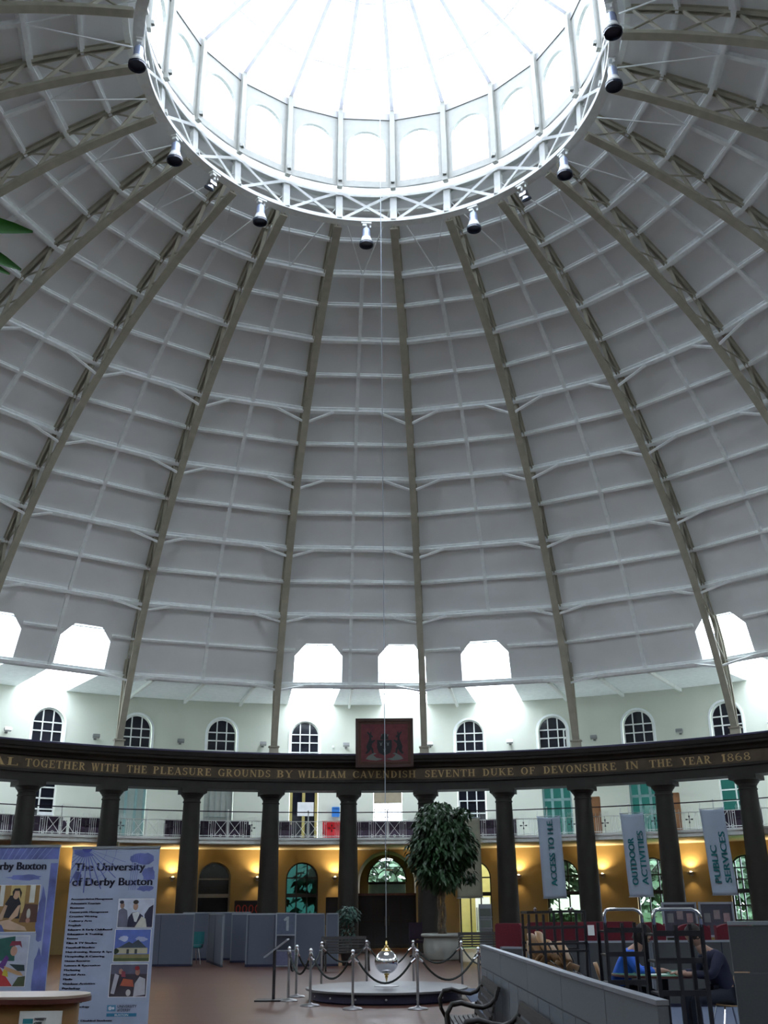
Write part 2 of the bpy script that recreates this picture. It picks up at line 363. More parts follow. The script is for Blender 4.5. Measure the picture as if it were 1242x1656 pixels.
# ---- serif capitals for the inscription
TK, TN, SH, SV = 0.20, 0.075, 0.055, 0.10
def glyph(ch):
    """returns list of outlines (quads / sectors) in unit height, and width"""
    q = []
    def stem(x, w=TK, y0=0, y1=1, ser=(1, 1)):
        q.append([(x - w / 2, y0), (x + w / 2, y0), (x + w / 2, y1), (x - w / 2, y1)])
        if ser[0]: q.append([(x - w / 2 - SV, y0), (x + w / 2 + SV, y0), (x + w / 2 + SV, y0 + SH), (x - w / 2 - SV, y0 + SH)])
        if ser[1]: q.append([(x - w / 2 - SV, y1 - SH), (x + w / 2 + SV, y1 - SH), (x + w / 2 + SV, y1), (x - w / 2 - SV, y1)])
    def hb(x0, x1, y, t=TN): q.append([(x0, y - t / 2), (x1, y - t / 2), (x1, y + t / 2), (x0, y + t / 2)])
    def vt(x, y0, y1, w=.07): q.append([(x - w / 2, y0), (x + w / 2, y0), (x + w / 2, y1), (x - w / 2, y1)])
    def dg(x0, y0, x1, y1, w): q.append([(x0 - w / 2, y0), (x0 + w / 2, y0), (x1 + w / 2, y1), (x1 - w / 2, y1)])
    def ser(x, y, w=.30): q.append([(x - w / 2, y), (x + w / 2, y), (x + w / 2, y + SH), (x - w / 2, y + SH)])
    def el(cx, cy, rx, ry, a0, a1, tx=TK, ty=TN, n=10):
        for i in range(n):
            s, e = math.radians(a0 + (a1 - a0) * i / n), math.radians(a0 + (a1 - a0) * (i + 1) / n)
            q.append([(cx + (rx - tx) * math.cos(s), cy + (ry - ty) * math.sin(s)), (cx + rx * math.cos(s), cy + ry * math.sin(s)),
                      (cx + rx * math.cos(e), cy + ry * math.sin(e)), (cx + (rx - tx) * math.cos(e), cy + (ry - ty) * math.sin(e))])
    w = .8
    if ch == 'I': stem(.2); w = .4
    elif ch == '1': stem(.2); dg(.0, .78, .15, .98, .08); w = .4
    elif ch == 'T': stem(.42, ser=(1, 0)); hb(0, .84, .96); vt(.03, .74, 1); vt(.81, .74, 1); w = .86
    elif ch == 'L': stem(.2, ser=(1, 1)); hb(.2, .74, .04); vt(.72, 0, .28); w = .78
    elif ch in 'EF':
        stem(.2); hb(.2, .70, .96); vt(.68, .74, 1); hb(.2, .52, .52); vt(.52, .40, .64); w = .74
        if ch == 'E': hb(.2, .76, .04); vt(.74, 0, .28); w = .8
    elif ch == 'H': stem(.2); stem(.76); hb(.2, .76, .52); w = .97
    elif ch == 'N': stem(.16, .08); dg(.16, 1, .80, 0, TK * 1.05); stem(.80, .08, ser=(0, 1)); w = .95
    elif ch == 'M': stem(.14, .08); dg(.18, 1, .52, .04, TK); dg(.88, 1, .52, .04, .08); stem(.90, TK); w = 1.12
    elif ch == 'A': dg(.42, 1, .10, 0, .08); dg(.42, 1, .74, 0, TK); hb(.2, .64, .32); ser(.09, 0, .26); ser(.75, 0, .34); w = .88
    elif ch == 'V': dg(.12, 1, .44, 0, TK); dg(.76, 1, .44, 0, .08); ser(.12, 1 - SH, .34); ser(.77, 1 - SH, .26); w = .88
    elif ch == 'W':
        for x in (0, .42): dg(.12 + x, 1, .34 + x, 0, TK * .9); dg(.56 + x, 1, .34 + x, 0, .08)
        ser(.12, 1 - SH, .32); ser(.54, 1 - SH, .3); ser(.98, 1 - SH, .26); w = 1.12
    elif ch == 'Y': stem(.42, y1=.46, ser=(1, 0)); dg(.42, .44, .10, 1, TK * .9); dg(.42, .44, .74, 1, .08); ser(.1, 1 - SH, .32); ser(.75, 1 - SH, .26); w = .86
    elif ch == 'U': stem(.18, TK, .34, 1, (0, 1)); stem(.74, .08, .34, 1, (0, 1)); el(.43, .36, .35, .36, 180, 360, .15, .08); w = .92
    elif ch in 'PRB':
        stem(.2); el(.36, .74, .36, .26, -90, 90); hb(.2, .38, .965); hb(.2, .38, .515); w = .78
        if ch == 'R': dg(.40, .5, .74, 0, TK); ser(.78, 0, .24); w = .92
        if ch == 'B': el(.38, .27, .38, .27, -90, 90); hb(.2, .40, .04); w = .82
    elif ch == 'D': stem(.2); el(.34, .5, .50, .5, -90, 90); hb(.2, .36, .96); hb(.2, .36, .04); w = .90
    elif ch == 'O': el(.45, .5, .45, .5, 0, 360, n=20); w = .94
    elif ch in 'CG':
        el(.45, .5, .45, .5, 42, 318, n=18); vt(.76, .74, .96, .06); w = .86
        if ch == 'G': stem(.74, .16, 0, .46, (0, 1)); w = .92
        else: vt(.78, .1, .26, .06)
    elif ch == 'S':
        el(.34, .74, .28, .26, 30, 270, .14, .08); el(.34, .27, .30, .27, -150, 90, .15, .08); vt(.60, .74, .96, .06); vt(.06, .05, .3, .06); w = .70
    elif ch == 'K': stem(.2); dg(.30, .46, .72, 1, .08); dg(.40, .58, .78, 0, TK); ser(.74, 1 - SH, .28); ser(.80, 0, .30); w = .96
    elif ch == '8': el(.36, .75, .28, .25, 0, 360, .12, .07, 14); el(.36, .27, .33, .27, 0, 360, .14, .07, 14); w = .72
    elif ch == '6': el(.36, .30, .34, .30, 0, 360, .14, .07, 14); el(.52, .46, .50, .54, 95, 190, .14, .07); w = .74
    return q, w
WORDS = [('TAL', -5.18, -4.69), ('TOGETHER', -4.61, -3.88), ('WITH', -3.81, -3.47), ('THE', -3.37, -3.12), ('PLEASURE', -3.04, -2.30),
         ('GROUNDS', -2.21, -1.53), ('BY', -1.45, -1.24), ('WILLIAM', -1.17, -.54), ('CAVENDISH', -.45, .38), ('SEVENTH', .50, 1.16), ('DUKE', 1.26, 1.66),
         ('OF', 1.76, 1.94), ('DEVONSHIRE', 2.05, 2.98), ('IN', 3.10, 3.26), ('THE', 3.40, 3.68), ('YEAR', 3.79, 4.16), ('1868', 4.29, 4.63)]
for wd, a0, a1 in WORDS:
    gs = [glyph(c) for c in wd]; tot = sum(g[1] for g in gs) + .14 * (len(gs) - 1)
    k = (a1 - a0) / tot; x = 0; mb = MB(); hgt = 0.26; zb = 6.06
    for q, gw in gs:
        for o in q:
            f = [P(19.975, a0 + (x + px) * k, zb + py * hgt) for px, py in o]; b = [P(19.99, a0 + (x + px) * k, zb + py * hgt) for px, py in o]
            n = len(o); mb.add(f + b, [tuple(range(n))] + [(i, i + n, (i + 1) % n + n, (i + 1) % n) for i in range(n)])
        x += gw + .14
    mb.build('lettering', MT['gold'], ent)

# ---- dome shell: 22 flat-sided bays
LEV = [23.7, 27.6, 31.4, 35.2, 38.95, 42.95, 46.85, 50.8, 54.6, 58.6, 62.5, 66.4, 69.8, 73.4, 77.5]
def shell(a, t, off=0.0):
    """point on the flat-sided shell at bay position a (ribs at odd+.5), arc angle t"""
    k = math.floor((a - 0.5) / 2); a0 = 2 * k + 0.5; f = (a - a0) / 2
    r, z = arc(t, DO + off); p, q = P(r, a0, z), P(r, a0 + 2, z); return p.lerp(q, f)
SW = 0.33
def t_of_z(z): return math.degrees(math.asin((z - DZ) / DO))
T_OP1, T_CH = 10.95, 10.52
def low(a, z):
    A, B = shell(a, LEV[0]), shell(a, LEV[2]); return A.lerp(B, (z - A.z) / (B.z - A.z))
cuts = set(round(0.5 + i, 4) for i in range(-22, 23))
SK = []
for c in SKYLIGHTS:
    c = (c + 22) % 44 - 22; SK.append(c)
    for d in (-SW, -SW + .15, SW - .15, SW): cuts.add(round(c + d, 4))
cuts = sorted(x for x in cuts if -21.5 - 1e-6 <= x <= 22.5 + 1e-6)
mb = MB()
for k in range(-11, 11):
    a0 = 2 * k + .5
    for t0, t1 in zip(LEV[2:], LEV[3:]):
        for h in (0, 1): mb.poly([shell(a0 + h + 1e-6, t0), shell(a0 + h + 1 - 1e-6, t0), shell(a0 + h + 1 - 1e-6, t1), shell(a0 + h + 1e-6, t1)])
def optop(a, c):
    d = abs(a - c); return T_OP1 if d <= SW - .15 + 1e-4 else T_CH
for a, b in zip(cuts, cuts[1:]):
    if b - a < 1e-3: continue
    mid = (a + b) / 2; c = next((c for c in SK if abs(mid - c) < SW), None); e = 1e-5
    if c is None: mb.poly([shell(a + e, LEV[0]), shell(b - e, LEV[0]), shell(b - e, LEV[2]), shell(a + e, LEV[2])])
    else: mb.poly([low(a + e, optop(a, c)), low(b - e, optop(b, c)), shell(b - e, LEV[2]), shell(a + e, LEV[2])])
ceil = mb.build('ceiling', MT['dome'], kind='structure')
# purlins around each level, battens up the middle of each bay
for i, t in enumerate(LEV[:-1]):
    mb = MB(); big = i % 2 == 0
    for k in range(-11, 11):
        a0 = 2 * k + .5; A = shell(a0 + 1e-6, t, -.05); B = shell(a0 + 2 - 1e-6, t, -.05)
        if i < 2 and i == 1:
            # broken by the skylights
            seg = []; lo = a0
            for c in sorted(c for c in SK if a0 < c + SW and c - SW < a0 + 2):
                if c - SW > lo: seg.append((lo, c - SW))
                lo = c + SW
            if lo < a0 + 2: seg.append((lo, a0 + 2))
        else: seg = [(a0, a0 + 2)]
        for s0, s1 in seg:
            A = shell(s0 + 1e-5, t, -.05); B = shell(s1 - 1e-5, t, -.05)
            r, z = arc(t, 1); up = (A + B) / 2 - Vector((0, 0, DZ)); up = Vector((math.cos(math.radians(t)) * math.sin((a0 + 1) * S), math.cos(math.radians(t)) * math.cos((a0 + 1) * S), math.sin(math.radians(t))))
            mb.bar(A, B, .11 if big else .08, .22 if big else .15, up)
            mb.bar(A + up * .03, B + up * .03, .25 if big else .16, .06, up)
    mb.build('purlin', MT['purlin'], ceil)
for k in range(-11, 11):
    mb = MB(); a = 2 * k + 1.5; pts = [shell(a, t, -.04) for t in LEV[:13]]
    lat = (P(1, a + 11, 0) - P(0, 0, 0)); ups = [Vector((math.cos(math.radians(t)) * math.sin(a * S), math.cos(math.radians(t)) * math.cos(a * S), math.sin(math.radians(t)))) for t in LEV[:13]]
    st = 2 if any(abs(c - a) < SW for c in SK) else 0
    mb.path(pts[st:], .12, .16, ups=ups[st:])
    for sd in (-1, 1): mb.bar(shell(a, LEV[12], -.1), shell(a + sd * .9, LEV[14], -.35), .03, .03)
    mb.build('batten', MT['purlin'], ceil)
# soffit between dome foot and gallery wall
mb = MB(); r0, z0 = arc(LEV[0], DO)
def dome_foot(a): return shell(a + (1e-5 if abs((a - .5) % 2) < 1e-3 else 0), LEV[0])
for a, b in zip(cuts, cuts[1:]):
    if b - a < 1e-3: continue
    mid = (a + b) / 2
    if any(abs(mid - c) < SW for c in SK): continue
    A, B = shell(a + 1e-5, LEV[0]), shell(b - 1e-5, LEV[0]); kx = lambda a: next((c + (a - c) * .83 for c in SK if abs(a - c) < SW + .01), a)
    mb.poly([A, B, P(RW + .22, kx(b), 9.62), P(RW + .22, kx(a), 9.62)])
sof = mb.build('ceiling', MT['purlin'], kind='structure')
for k in range(-14, 15):
    a = k * .667 + .2
    if any(abs(a - c) < SW + .12 for c in SK): continue
    mb = MB(); A = shell(a, LEV[0]); mb.bar(A - Vector((0, 0, .09)), P(RW, a, 9.53), .09, .14); mb.build('soffit_beam', MT['white'], sof)
# skylights: light well from dome foot to wall top with sloping glazing
wn = 0
for c in SK:
    wn += 1
    t0, t1 = LEV[0], T_OP1
    def kw(a): return c + (a - c) * .83
    mb = MB()
    for sd in (-1, 1):
        a = c + sd * SW
        mb.poly([shell(a, t0), low(a, T_CH), P(20.0, a, 11.15), P(RW + .05, kw(a), 10.1), P(RW + .05, kw(a), 9.62)])
    TP = [low(c - SW, T_CH), low(c - SW + .15, T_OP1), low(c + SW - .15, T_OP1), low(c + SW, T_CH)]; mb.poly(TP[:2] + [P(20.0, c - SW, 11.15)]); mb.poly([TP[1], TP[2], P(20.0, c + SW, 11.15), P(20.0, c - SW, 11.15)]); mb.poly(TP[2:] + [P(20.0, c + SW, 11.15)])
    wi = mb.build(f'window_{wn}', MT['white'], kind='structure')
    mb = MB(); hw = SW
    A0, A1 = P(20.0, c - SW, 11.15), P(20.0, c + SW, 11.15); B0, B1 = P(RW + .05, kw(c - SW), 10.1), P(RW + .05, kw(c + SW), 10.1)
    mb.poly([A0, A1, B1, B0]); mb.poly([B0, B1, P(RW + .05, kw(c + SW), 9.62), P(RW + .05, kw(c - SW), 9.62)])
    mb.build('pane', MT['glass'], wi)
    mb = MB()
    for a, b in ((A0, A1), (A0, B0), (A1, B1), (B0, B1)): mb.bar(a, b, .05, .05)
    m1 = A0.lerp(A1, .5); m2 = m1.lerp(B0.lerp(B1, .5), .45)
    mb.bar(m1, m2, .03, .03); mb.bar(m1 + (A1 - A0) * .05, m2 + (A1 - A0) * .05, .03, .03)
    mb.build('window_frame', MT['alu'], wi)
    if in_frame(P(20, c, 10), 200):
        mid = (A0 + A1 + B0 + B1) / 4 - Vector((0, 0, .15)); out = P(1, c, 0); nrm = -(B0 - A0).cross(A1 - A0).normalized()
        if nrm.z > 0: nrm = -nrm
        l = (A1 - A0).length; dd = ((B0 + B1) / 2 - (A0 + A1) / 2).length
        pl = bpy.data.lights.new('skylight_portal', 'AREA'); pl.shape = 'RECTANGLE'; pl.size = l; pl.size_y = dd; pl.cycles.is_portal = True
        po = bpy.data.objects.new('skylight_portal', pl); COL.objects.link(po)
        xx = (A1 - A0).normalized(); zz = -nrm; yy = zz.cross(xx)
        M3 = Matrix((xx, yy, zz)).transposed(); po.matrix_world = Matrix.Translation(mid) @ M3.to_4x4()

# ---- windows of the gallery wall
def arch_pts(hw, sp, rise, n=16): return [(hw * math.cos(PI * i / n), sp + rise * math.sin(PI * i / n)) for i in range(n + 1)]
def fr(a, r): return P(r, a, 0), P(1, a + 11, 0), Vector((0, 0, 1)), P(1, a, 0)   # origin, lateral, up, outward
def arched_window(a, r, hw, sill, sp, rise, cols, rows, pane, frame, bar=.045, surround=None):
    global wn; wn += 1
    o, u, v, n = fr(a, r); T = lambda x, z, d=0: o + u * x + v * z + n * d
    ap = arch_pts(hw, sp, rise)
    mb = MB(); mb.prism([(-hw, sill), (hw, sill)] + ap, o, u, v, n * .02)
    wi = mb.build(f'window_{wn}', MT[pane], kind='structure')
    mb = MB()
    edge = [(hw, sill)] + ap + [(-hw, sill)]
    for (x0, y0), (x1, y1) in zip(edge, edge[1:]): mb.bar(T(x0 * .97, y0 - .01, -.02), T(x1 * .97, y1 - .01, -.02), .06, .07, n)
    mb.bar(T(-hw, sill + .03, -.02), T(hw, sill + .03, -.02), .06, .07, n)
    ztop = lambda x: sp + rise * math.sqrt(max(0, 1 - (x / hw) ** 2))
    for i in range(1, cols):
        x = -hw + 2 * hw * i / cols; mb.bar(T(x, sill, -.02), T(x, ztop(x), -.02), bar, .05, n)
    for z in rows: 
        xx = hw if z <= sp else hw * math.sqrt(max(0, 1 - ((z - sp) / rise) ** 2))
        mb.bar(T(-xx, z, -.02), T(xx, z, -.02), bar, .05, n)
    mb.build('window_frame', MT[frame], wi)
    if surround:
        mb = MB(); k = [(hw + .05, sill)] + arch_pts(hw + .05, sp, rise + .05) + [(-hw - .05, sill)]
        for (x0, y0), (x1, y1) in zip(k, k[1:]): mb.bar(T(x0, y0, -.16), T(x1, y1, -.16), .08, .05, n)
        mb.build('arch_surround', MT[surround], wi)
    return wi
for a in UPW:
    wi = arched_window(a, RW + .14, .60, 7.3, 8.30, .60, 3, (7.62, 8.02, 8.36), 'dglass', 'white', surround='purlin')
    if a == 2:
        o, u, v, n = fr(2, RW + .05); mb = MB(); A = o + u * .45; B = A + u * .16 - n * .42
        for z in (7.5, 7.95, 8.3): mb.bar(A + v * z, B + v * z, .04, .05)
        mb.bar(A + v * 7.45, A + v * 8.35, .05, .05, n); mb.bar(B + v * 7.45, B + v * 8.35, .05, .05, n); mb.build('open_casement', MT['white'], wi)
def flat_window(a, sill, top, hw, cols, rows, pane, frame, fw=.06, extra=None):
    global wn; wn += 1
    o, u, v, n = fr(a, RW + .14); T = lambda x, z, d=0: o + u * x + v * z + n * d
    mb = MB(); mb.box2((-hw, 0, sill), (hw, .02, top)); R = Matrix((u, n, v)).transposed()
    mb.v = [o + R @ p for p in mb.v]; wi = mb.build(f'window_{wn}', MT[pane], kind='structure')
    mb = MB()
    for x in [-hw + fw / 2, hw - fw / 2] + [-hw + 2 * hw * i / cols for i in range(1, cols)]: mb.bar(T(x, sill, -.02), T(x, top, -.02), fw, .05, n)
    for z in [sill + fw / 2, top - fw / 2] + list(rows): mb.bar(T(-hw, z, -.02), T(hw, z, -.02), fw, .05, n)
    mb.build('window_frame', MT[frame], wi)
    for (x0, z0, x1, z1, mm, nm) in (extra or []):
        mb = MB(); mb.box2((x0, -.06, z0), (x1, -.02, z1)); mb.v = [o + R @ p for p in mb.v]; mb.build(nm, MT[mm], wi)
flat_window(-4, 4.0, 6.25, .58, 2, (4.7, 5.1, 5.5, 5.9), 'dglass', 'white', .05, [(.0, 4.0, .55, 5.0, 'paper', 'lower_sash')])
flat_window(-3, 4.0, 6.25, .58, 3, (), 'frost', 'tealp', .10)
flat_window(-2, 4.0, 6.25, .58, 5, (5.0,), 'curtain', 'frost', .03)
flat_window(-1, 4.0, 6.25, .58, 2, (), 'dglass', 'yellow', .12, [(-.25, 5.05, .42, 5.6, 'paper', 'notice'), (-1.0, 4.3, -.70, 6.2, 'tealp', 'door_leaf')])
flat_window(0, 4.62, 6.25, .58, 2, (5.0, 5.3), 'glass', 'white', .035, [(-.58, 5.55, .58, 6.25, 'blind', 'roller_blind')])
flat_window(1, 4.0, 6.25, .58, 3, (5.1, 5.6), 'dglass', 'white', .045, [(-.55, 4.5, .1, 5.5, 'glass', 'lower_sash'), (-.56, 4.0, -.5, 5.6, 'paper', 'curtain')])
flat_window(2, 4.0, 6.25, .62, 3, (5.55,), 'teal', 'tealp', .10)
flat_window(3, 4.0, 6.25, .62, 3, (5.55,), 'teal', 'tealp', .10)
flat_window(4, 4.0, 6.25, .60, 2, (4.8, 5.2, 5.6, 6.0), 'teal', 'white', .05)
for a in LOW:
    pane, frame = {-3: ('dglass', 'black'), -2: ('dglass', 'grey'), -1: ('teal', 'wdark'), 1: ('glass', 'wdark'), 2: ('smoke', 'wdark'), 3: ('glass', 'wdark'), 4: ('glass', 'black')}[a]
    rows = {4: (.5, 1.0, 1.5, 1.95, 2.4, 2.8)}.get(a, (2.0, 2.62) if a != -1 else (2.02, 2.66))
    wi = arched_window(a, RW + .22, .64, 0.02, 2.62, .62, {4: 6, -2: 1}.get(a, 3), rows, pane, frame, .05)
    o, u, v, n = fr(a, RW + .15)
    mb = MB(); mb.bar(o - u * .64 + v * 2.0, o + u * .64 + v * 2.0, .14, .1, n); mb.build('transom', MT[frame], wi)
# entrance recess at the centre
o, u, v, n = fr(-0.02, RW); HW, SPR = 1.18, 2.50
ap = arch_pts(HW, SPR, 1.18, 20)
mb = MB(); e = [(HW, 0)] + ap + [(-HW, 0)]
for (x0, y0), (x1, y1) in zip(e, e[1:]): mb.poly([o + u * x0 + v * y0, o + u * x1 + v * y1, o + u * x1 + v * y1 + n * 3.2, o + u * x0 + v * y0 + n * 3.2])
mb.poly([o - u * HW + v * .005, o + u * HW + v * .005, o + u * HW + v * .005 + n * 3.2, o - u * HW + v * .005 + n * 3.2])
# far wall with fanlight opening
fh, fs, fr2 = .80, 2.55, .98; q = arch_pts(fh, fs, fr2, 20); big = arch_pts(HW, SPR, 1.18, 20); b3 = n * 3.2
for i in range(20): mb.poly([o + b3 + u * q[i][0] + v * q[i][1], o + b3 + u * q[i + 1][0] + v * q[i + 1][1], o + b3 + u * big[i + 1][0] + v * big[i + 1][1], o + b3 + u * big[i][0] + v * big[i][1]])
for sd in (-1, 1): mb.poly([o + b3 + u * sd * fh + v * 0, o + b3 + u * sd * HW, o + b3 + u * sd * HW + v * SPR, o + b3 + u * sd * fh + v * fs])
rec = mb.build('wall_entrance', MT['ochre'], kind='structure')
wn += 1; mb = MB(); mb.prism(q, o + n * 3.25, u, v, n * .01); fanw = mb.build(f'window_{wn}', MT['glass'], kind='structure')
mb = MB(); c0 = o + n * 3.18 + v * fs
for ang in (40, 90, 140): mb.bar(c0 + (u * math.cos(math.radians(ang)) + v * math.sin(math.radians(ang))) * .45, c0 + u * math.cos(math.radians(ang)) * fh + v * math.sin(math.radians(ang)) * fr2, .04, .04, n)
for R_ in (.45, .84):
    pp = [c0 + u * math.cos(PI * i / 16) * R_ + v * math.sin(PI * i / 16) * R_ * 1.12 for i in range(17)]; mb.path(pp, .04, .04, up=n)
mb.bar(c0 + v * .60 - u * .7, c0 + v * .60 + u * .7, .035, .04, n)
mb.bar(c0 - u * fh - v * .04, c0 + u * fh - v * .04, .1, .08, n); mb.build('window_frame', MT['wdark'], fanw)
mb = MB(); mb.prism([(-fh, .0), (fh, .0), (fh, fs - .05), (-fh, fs - .05)], o + n * 3.22, u, v, n * .04); mb.build('door_1', MT['tealp'], kind='structure')
mb = MB(); mb.prism([(-HW - .1, 0.01), (HW + .1, 0.01), (HW + .1, 1.98), (-HW - .1, 1.98)], o + n * .55, u, v, n * .06); d2 = mb.build('door_2', MT['blackish'], kind='structure')
mb = MB()
for x in (-1.12, -.55, 0, .55, 1.12): mb.prism([(x - .05, 0), (x + .05, 0), (x + .05, 1.98), (x - .05, 1.98)], o + n * .50, u, v, n * .05)
for z in (.1, 1.0, 1.93): mb.prism([(-HW, z - .05), (HW, z - .05), (HW, z + .05), (-HW, z + .05)], o + n * .50, u, v, n * .05)
mb.build('door_frame', MT['wdark'], d2)
mb = MB()
for x in (-.08, .08): mb.tube([o + n * .44 + u * x + v * .85, o + n * .44 + u * x + v * 1.2], .012)
mb.build('door_handle', MT['chrome'], d2)
mb = MB(); mb.prism([(-HW, 1.98), (HW, 1.98), (HW, 2.06), (-HW, 2.06)], o + n * .42, u, v, n * .3); mb.build('door_canopy', MT['wred'], d2)
# yellow lobby wall seen through the arch right of the entrance
o, u, v, n = fr(1.1, RW + 2.4)
mb = MB(); mb.box2((-1.6, 0, 0), (1.6, .2, 3.3)); R = Matrix((u, n, v)).transposed(); mb.v = [o + R @ p for p in mb.v]; lob = mb.build('wall_lobby', MT['yellow'], kind='structure')
wn += 1; mb = MB(); mb.box2((-.55, -.06, .55), (.05, -.01, 1.9)); mb.v = [o + R @ p for p in mb.v]; wl = mb.build(f'window_{wn}', MT['paper'], kind='structure')
mb = MB()
for i in range(7): mb.box2((-.52 + i * .09, -.09, .6), (-.49 + i * .09, -.06, 1.5))
mb.v = [o + R @ p for p in mb.v]; mb.build('window_bars', MT['grey'], wl)

# ================================================================ IRONWORK
ORD = ['', '', 'second ', 'third ', 'fourth ', 'fifth ', 'sixth ', 'seventh ', 'eighth ', 'ninth ', 'tenth ']
def nth(k): return ORD[k] if k > 1 else ''
def depth(t): return 0.85 * max(0.12, min(1, (t - 16.3) / 9.0))
def rib_pt(t, f):                                  # f=0 inner chord, 1 outer chord; local frame of a rib (x lateral, y radial from 20, z from 6.88)
    r, z = arc(t, DI + depth(t) * f); return Vector((0, r - 20, z - 6.88))
def up_l(t): t = math.radians(t); return Vector((0, math.cos(t), math.sin(t)))
def make_rib():
    t = thing('roof_rib', 'x', 'roof rib', P(20, .5, 6.88), -.5 * S, 'lattice ribs of the dome')
    TS = [16.9 + i * (76.7 - 16.9) / 48 for i in range(49)]
    for f, nm in ((0, 'inner_chord'), (1, 'outer_chord')):
        mb = MB(); mb.path([rib_pt(x, f) for x in TS], .23, .05, ups=[up_l(x) for x in TS])
        sg = 1 if f == 0 else -1
        for dx in (-.05, .05): mb.path([rib_pt(x, f) + Vector((dx, 0, 0)) + up_l(x) * .07 * sg for x in TS], .025, .12, ups=[up_l(x) for x in TS])
        mb.build(nm, MT['iron'], t, world=False)
    mb = MB(); N = [17.8, 20.7] + LEV[:-1] + [76.6]
    for i, (a, b) in enumerate(zip(N, N[1:])):
        mb.bar(rib_pt(a, 0), rib_pt(b, 1), .11, .035, up_l(a)); mb.bar(rib_pt(a, 1) + Vector((.04, 0, 0)), rib_pt(b, 0) + Vector((.04, 0, 0)), .05, .025, up_l(a))
    mb.build('lattice', MT['iron'], t, world=False)
    for i in range(0, 9, 2):
        th = LEV[i]; A = rib_pt(th, 0)
        for sd in (-1, 1):
            r, z = arc(th, DO - .14); B = Vector((sd * 1.02 * math.cos(S), r - 20 - 1.02 * math.sin(S), z - 6.88))
            mb = MB(); mb.bar(A + Vector((sd * .1, 0, 0)), B, .07, .07, up_l(th)); mb.build('knee_brace', MT['purlin'], t, world=False)
    mb = MB(); mb.box((0, -.02, .03), (.42, .5, .06)); mb.box((0, -.05, .16), (.34, .16, .22)); mb.box((0, -.05, .29), (.40, .26, .05)); mb.build('foot_plate', MT['iron'], t, world=False)
    return t
rib0 = make_rib(); used = False
for k in range(-11, 11):
    a = 2 * k + .5
    if not any(in_frame(P(arc(x)[0], a, arc(x)[1]), 30) for x in LEV[:-1] + [76, 17]): continue
    n = k + 1 if k >= 0 else -k; sd = 'right' if k >= 0 else 'left'
    lb = (f'buff lattice roof rib, {nth(n)}to the {sd} of the painted crest board' if n > 1 else f'buff lattice roof rib standing just {sd} of the painted crest board')
    if not used: r = rib0; r.location = P(20, a, 6.88); r.rotation_euler = (0, 0, -a * S); r['label'] = lb; used = True
    else: copy_tree(rib0, P(20, a, 6.88), -a * S, lb)

# ---- ring girder at the eye of the dome
rg = thing('ring_girder', 'white lattice ring girder around the bright eye of the dome', 'ring girder', (0, 0, 20.32))
for nm, r, z in (('lower_chord', 5.66, 20.34), ('upper_chord', 5.72, 21.34)):
    mb = MB(); mb.ring([(r - .13, z - .02), (r + .13, z - .02), (r + .13, z + .02), (r - .13, z + .02)], -22, 22, 176)
    zz = (z + .02, z + .10) if nm == 'lower_chord' else (z - .10, z - .02)
    mb.ring([(r - .13, zz[0]), (r - .11, zz[0]), (r - .11, zz[1]), (r - .13, zz[1])], -22, 22, 176)
    mb.build(nm, MT['white'], rg)
for k in range(22):
    a = 2 * k + .5
    mb = MB(); mb.bar(P(5.68, a, 20.36), P(5.72, a, 21.32), .20, .14, P(1, a, 0)); mb.box(P(5.56, a, 20.42), (.14, .14, .1)); mb.build('post', MT['white'], rg)
    for s0, s1 in ((0, 2), (2, 0)):
        A = P(5.6, a + s0, 20.40).lerp(P(5.6, a + s1, 20.40), .07); B = P(5.62, a + s1, 21.28).lerp(P(5.62, a + s0, 21.28), .07)
        mb = MB(); mb.bar(A, B, .085, .04, P(1, a + 1, 0)); mb.build('diagonal_brace', MT['white'], rg)
# ---- drum between dome shell and lantern
mb = MB(); mb.ring([(5.95, 21.0), (5.95, 21.30), (5.66, 21.38), (5.66, 21.62), (5.80, 21.62), (6.1, 21.4), (6.1, 21.0)], -22, 22, 88)
mb.build('trim_3', MT['white'], kind='structure')
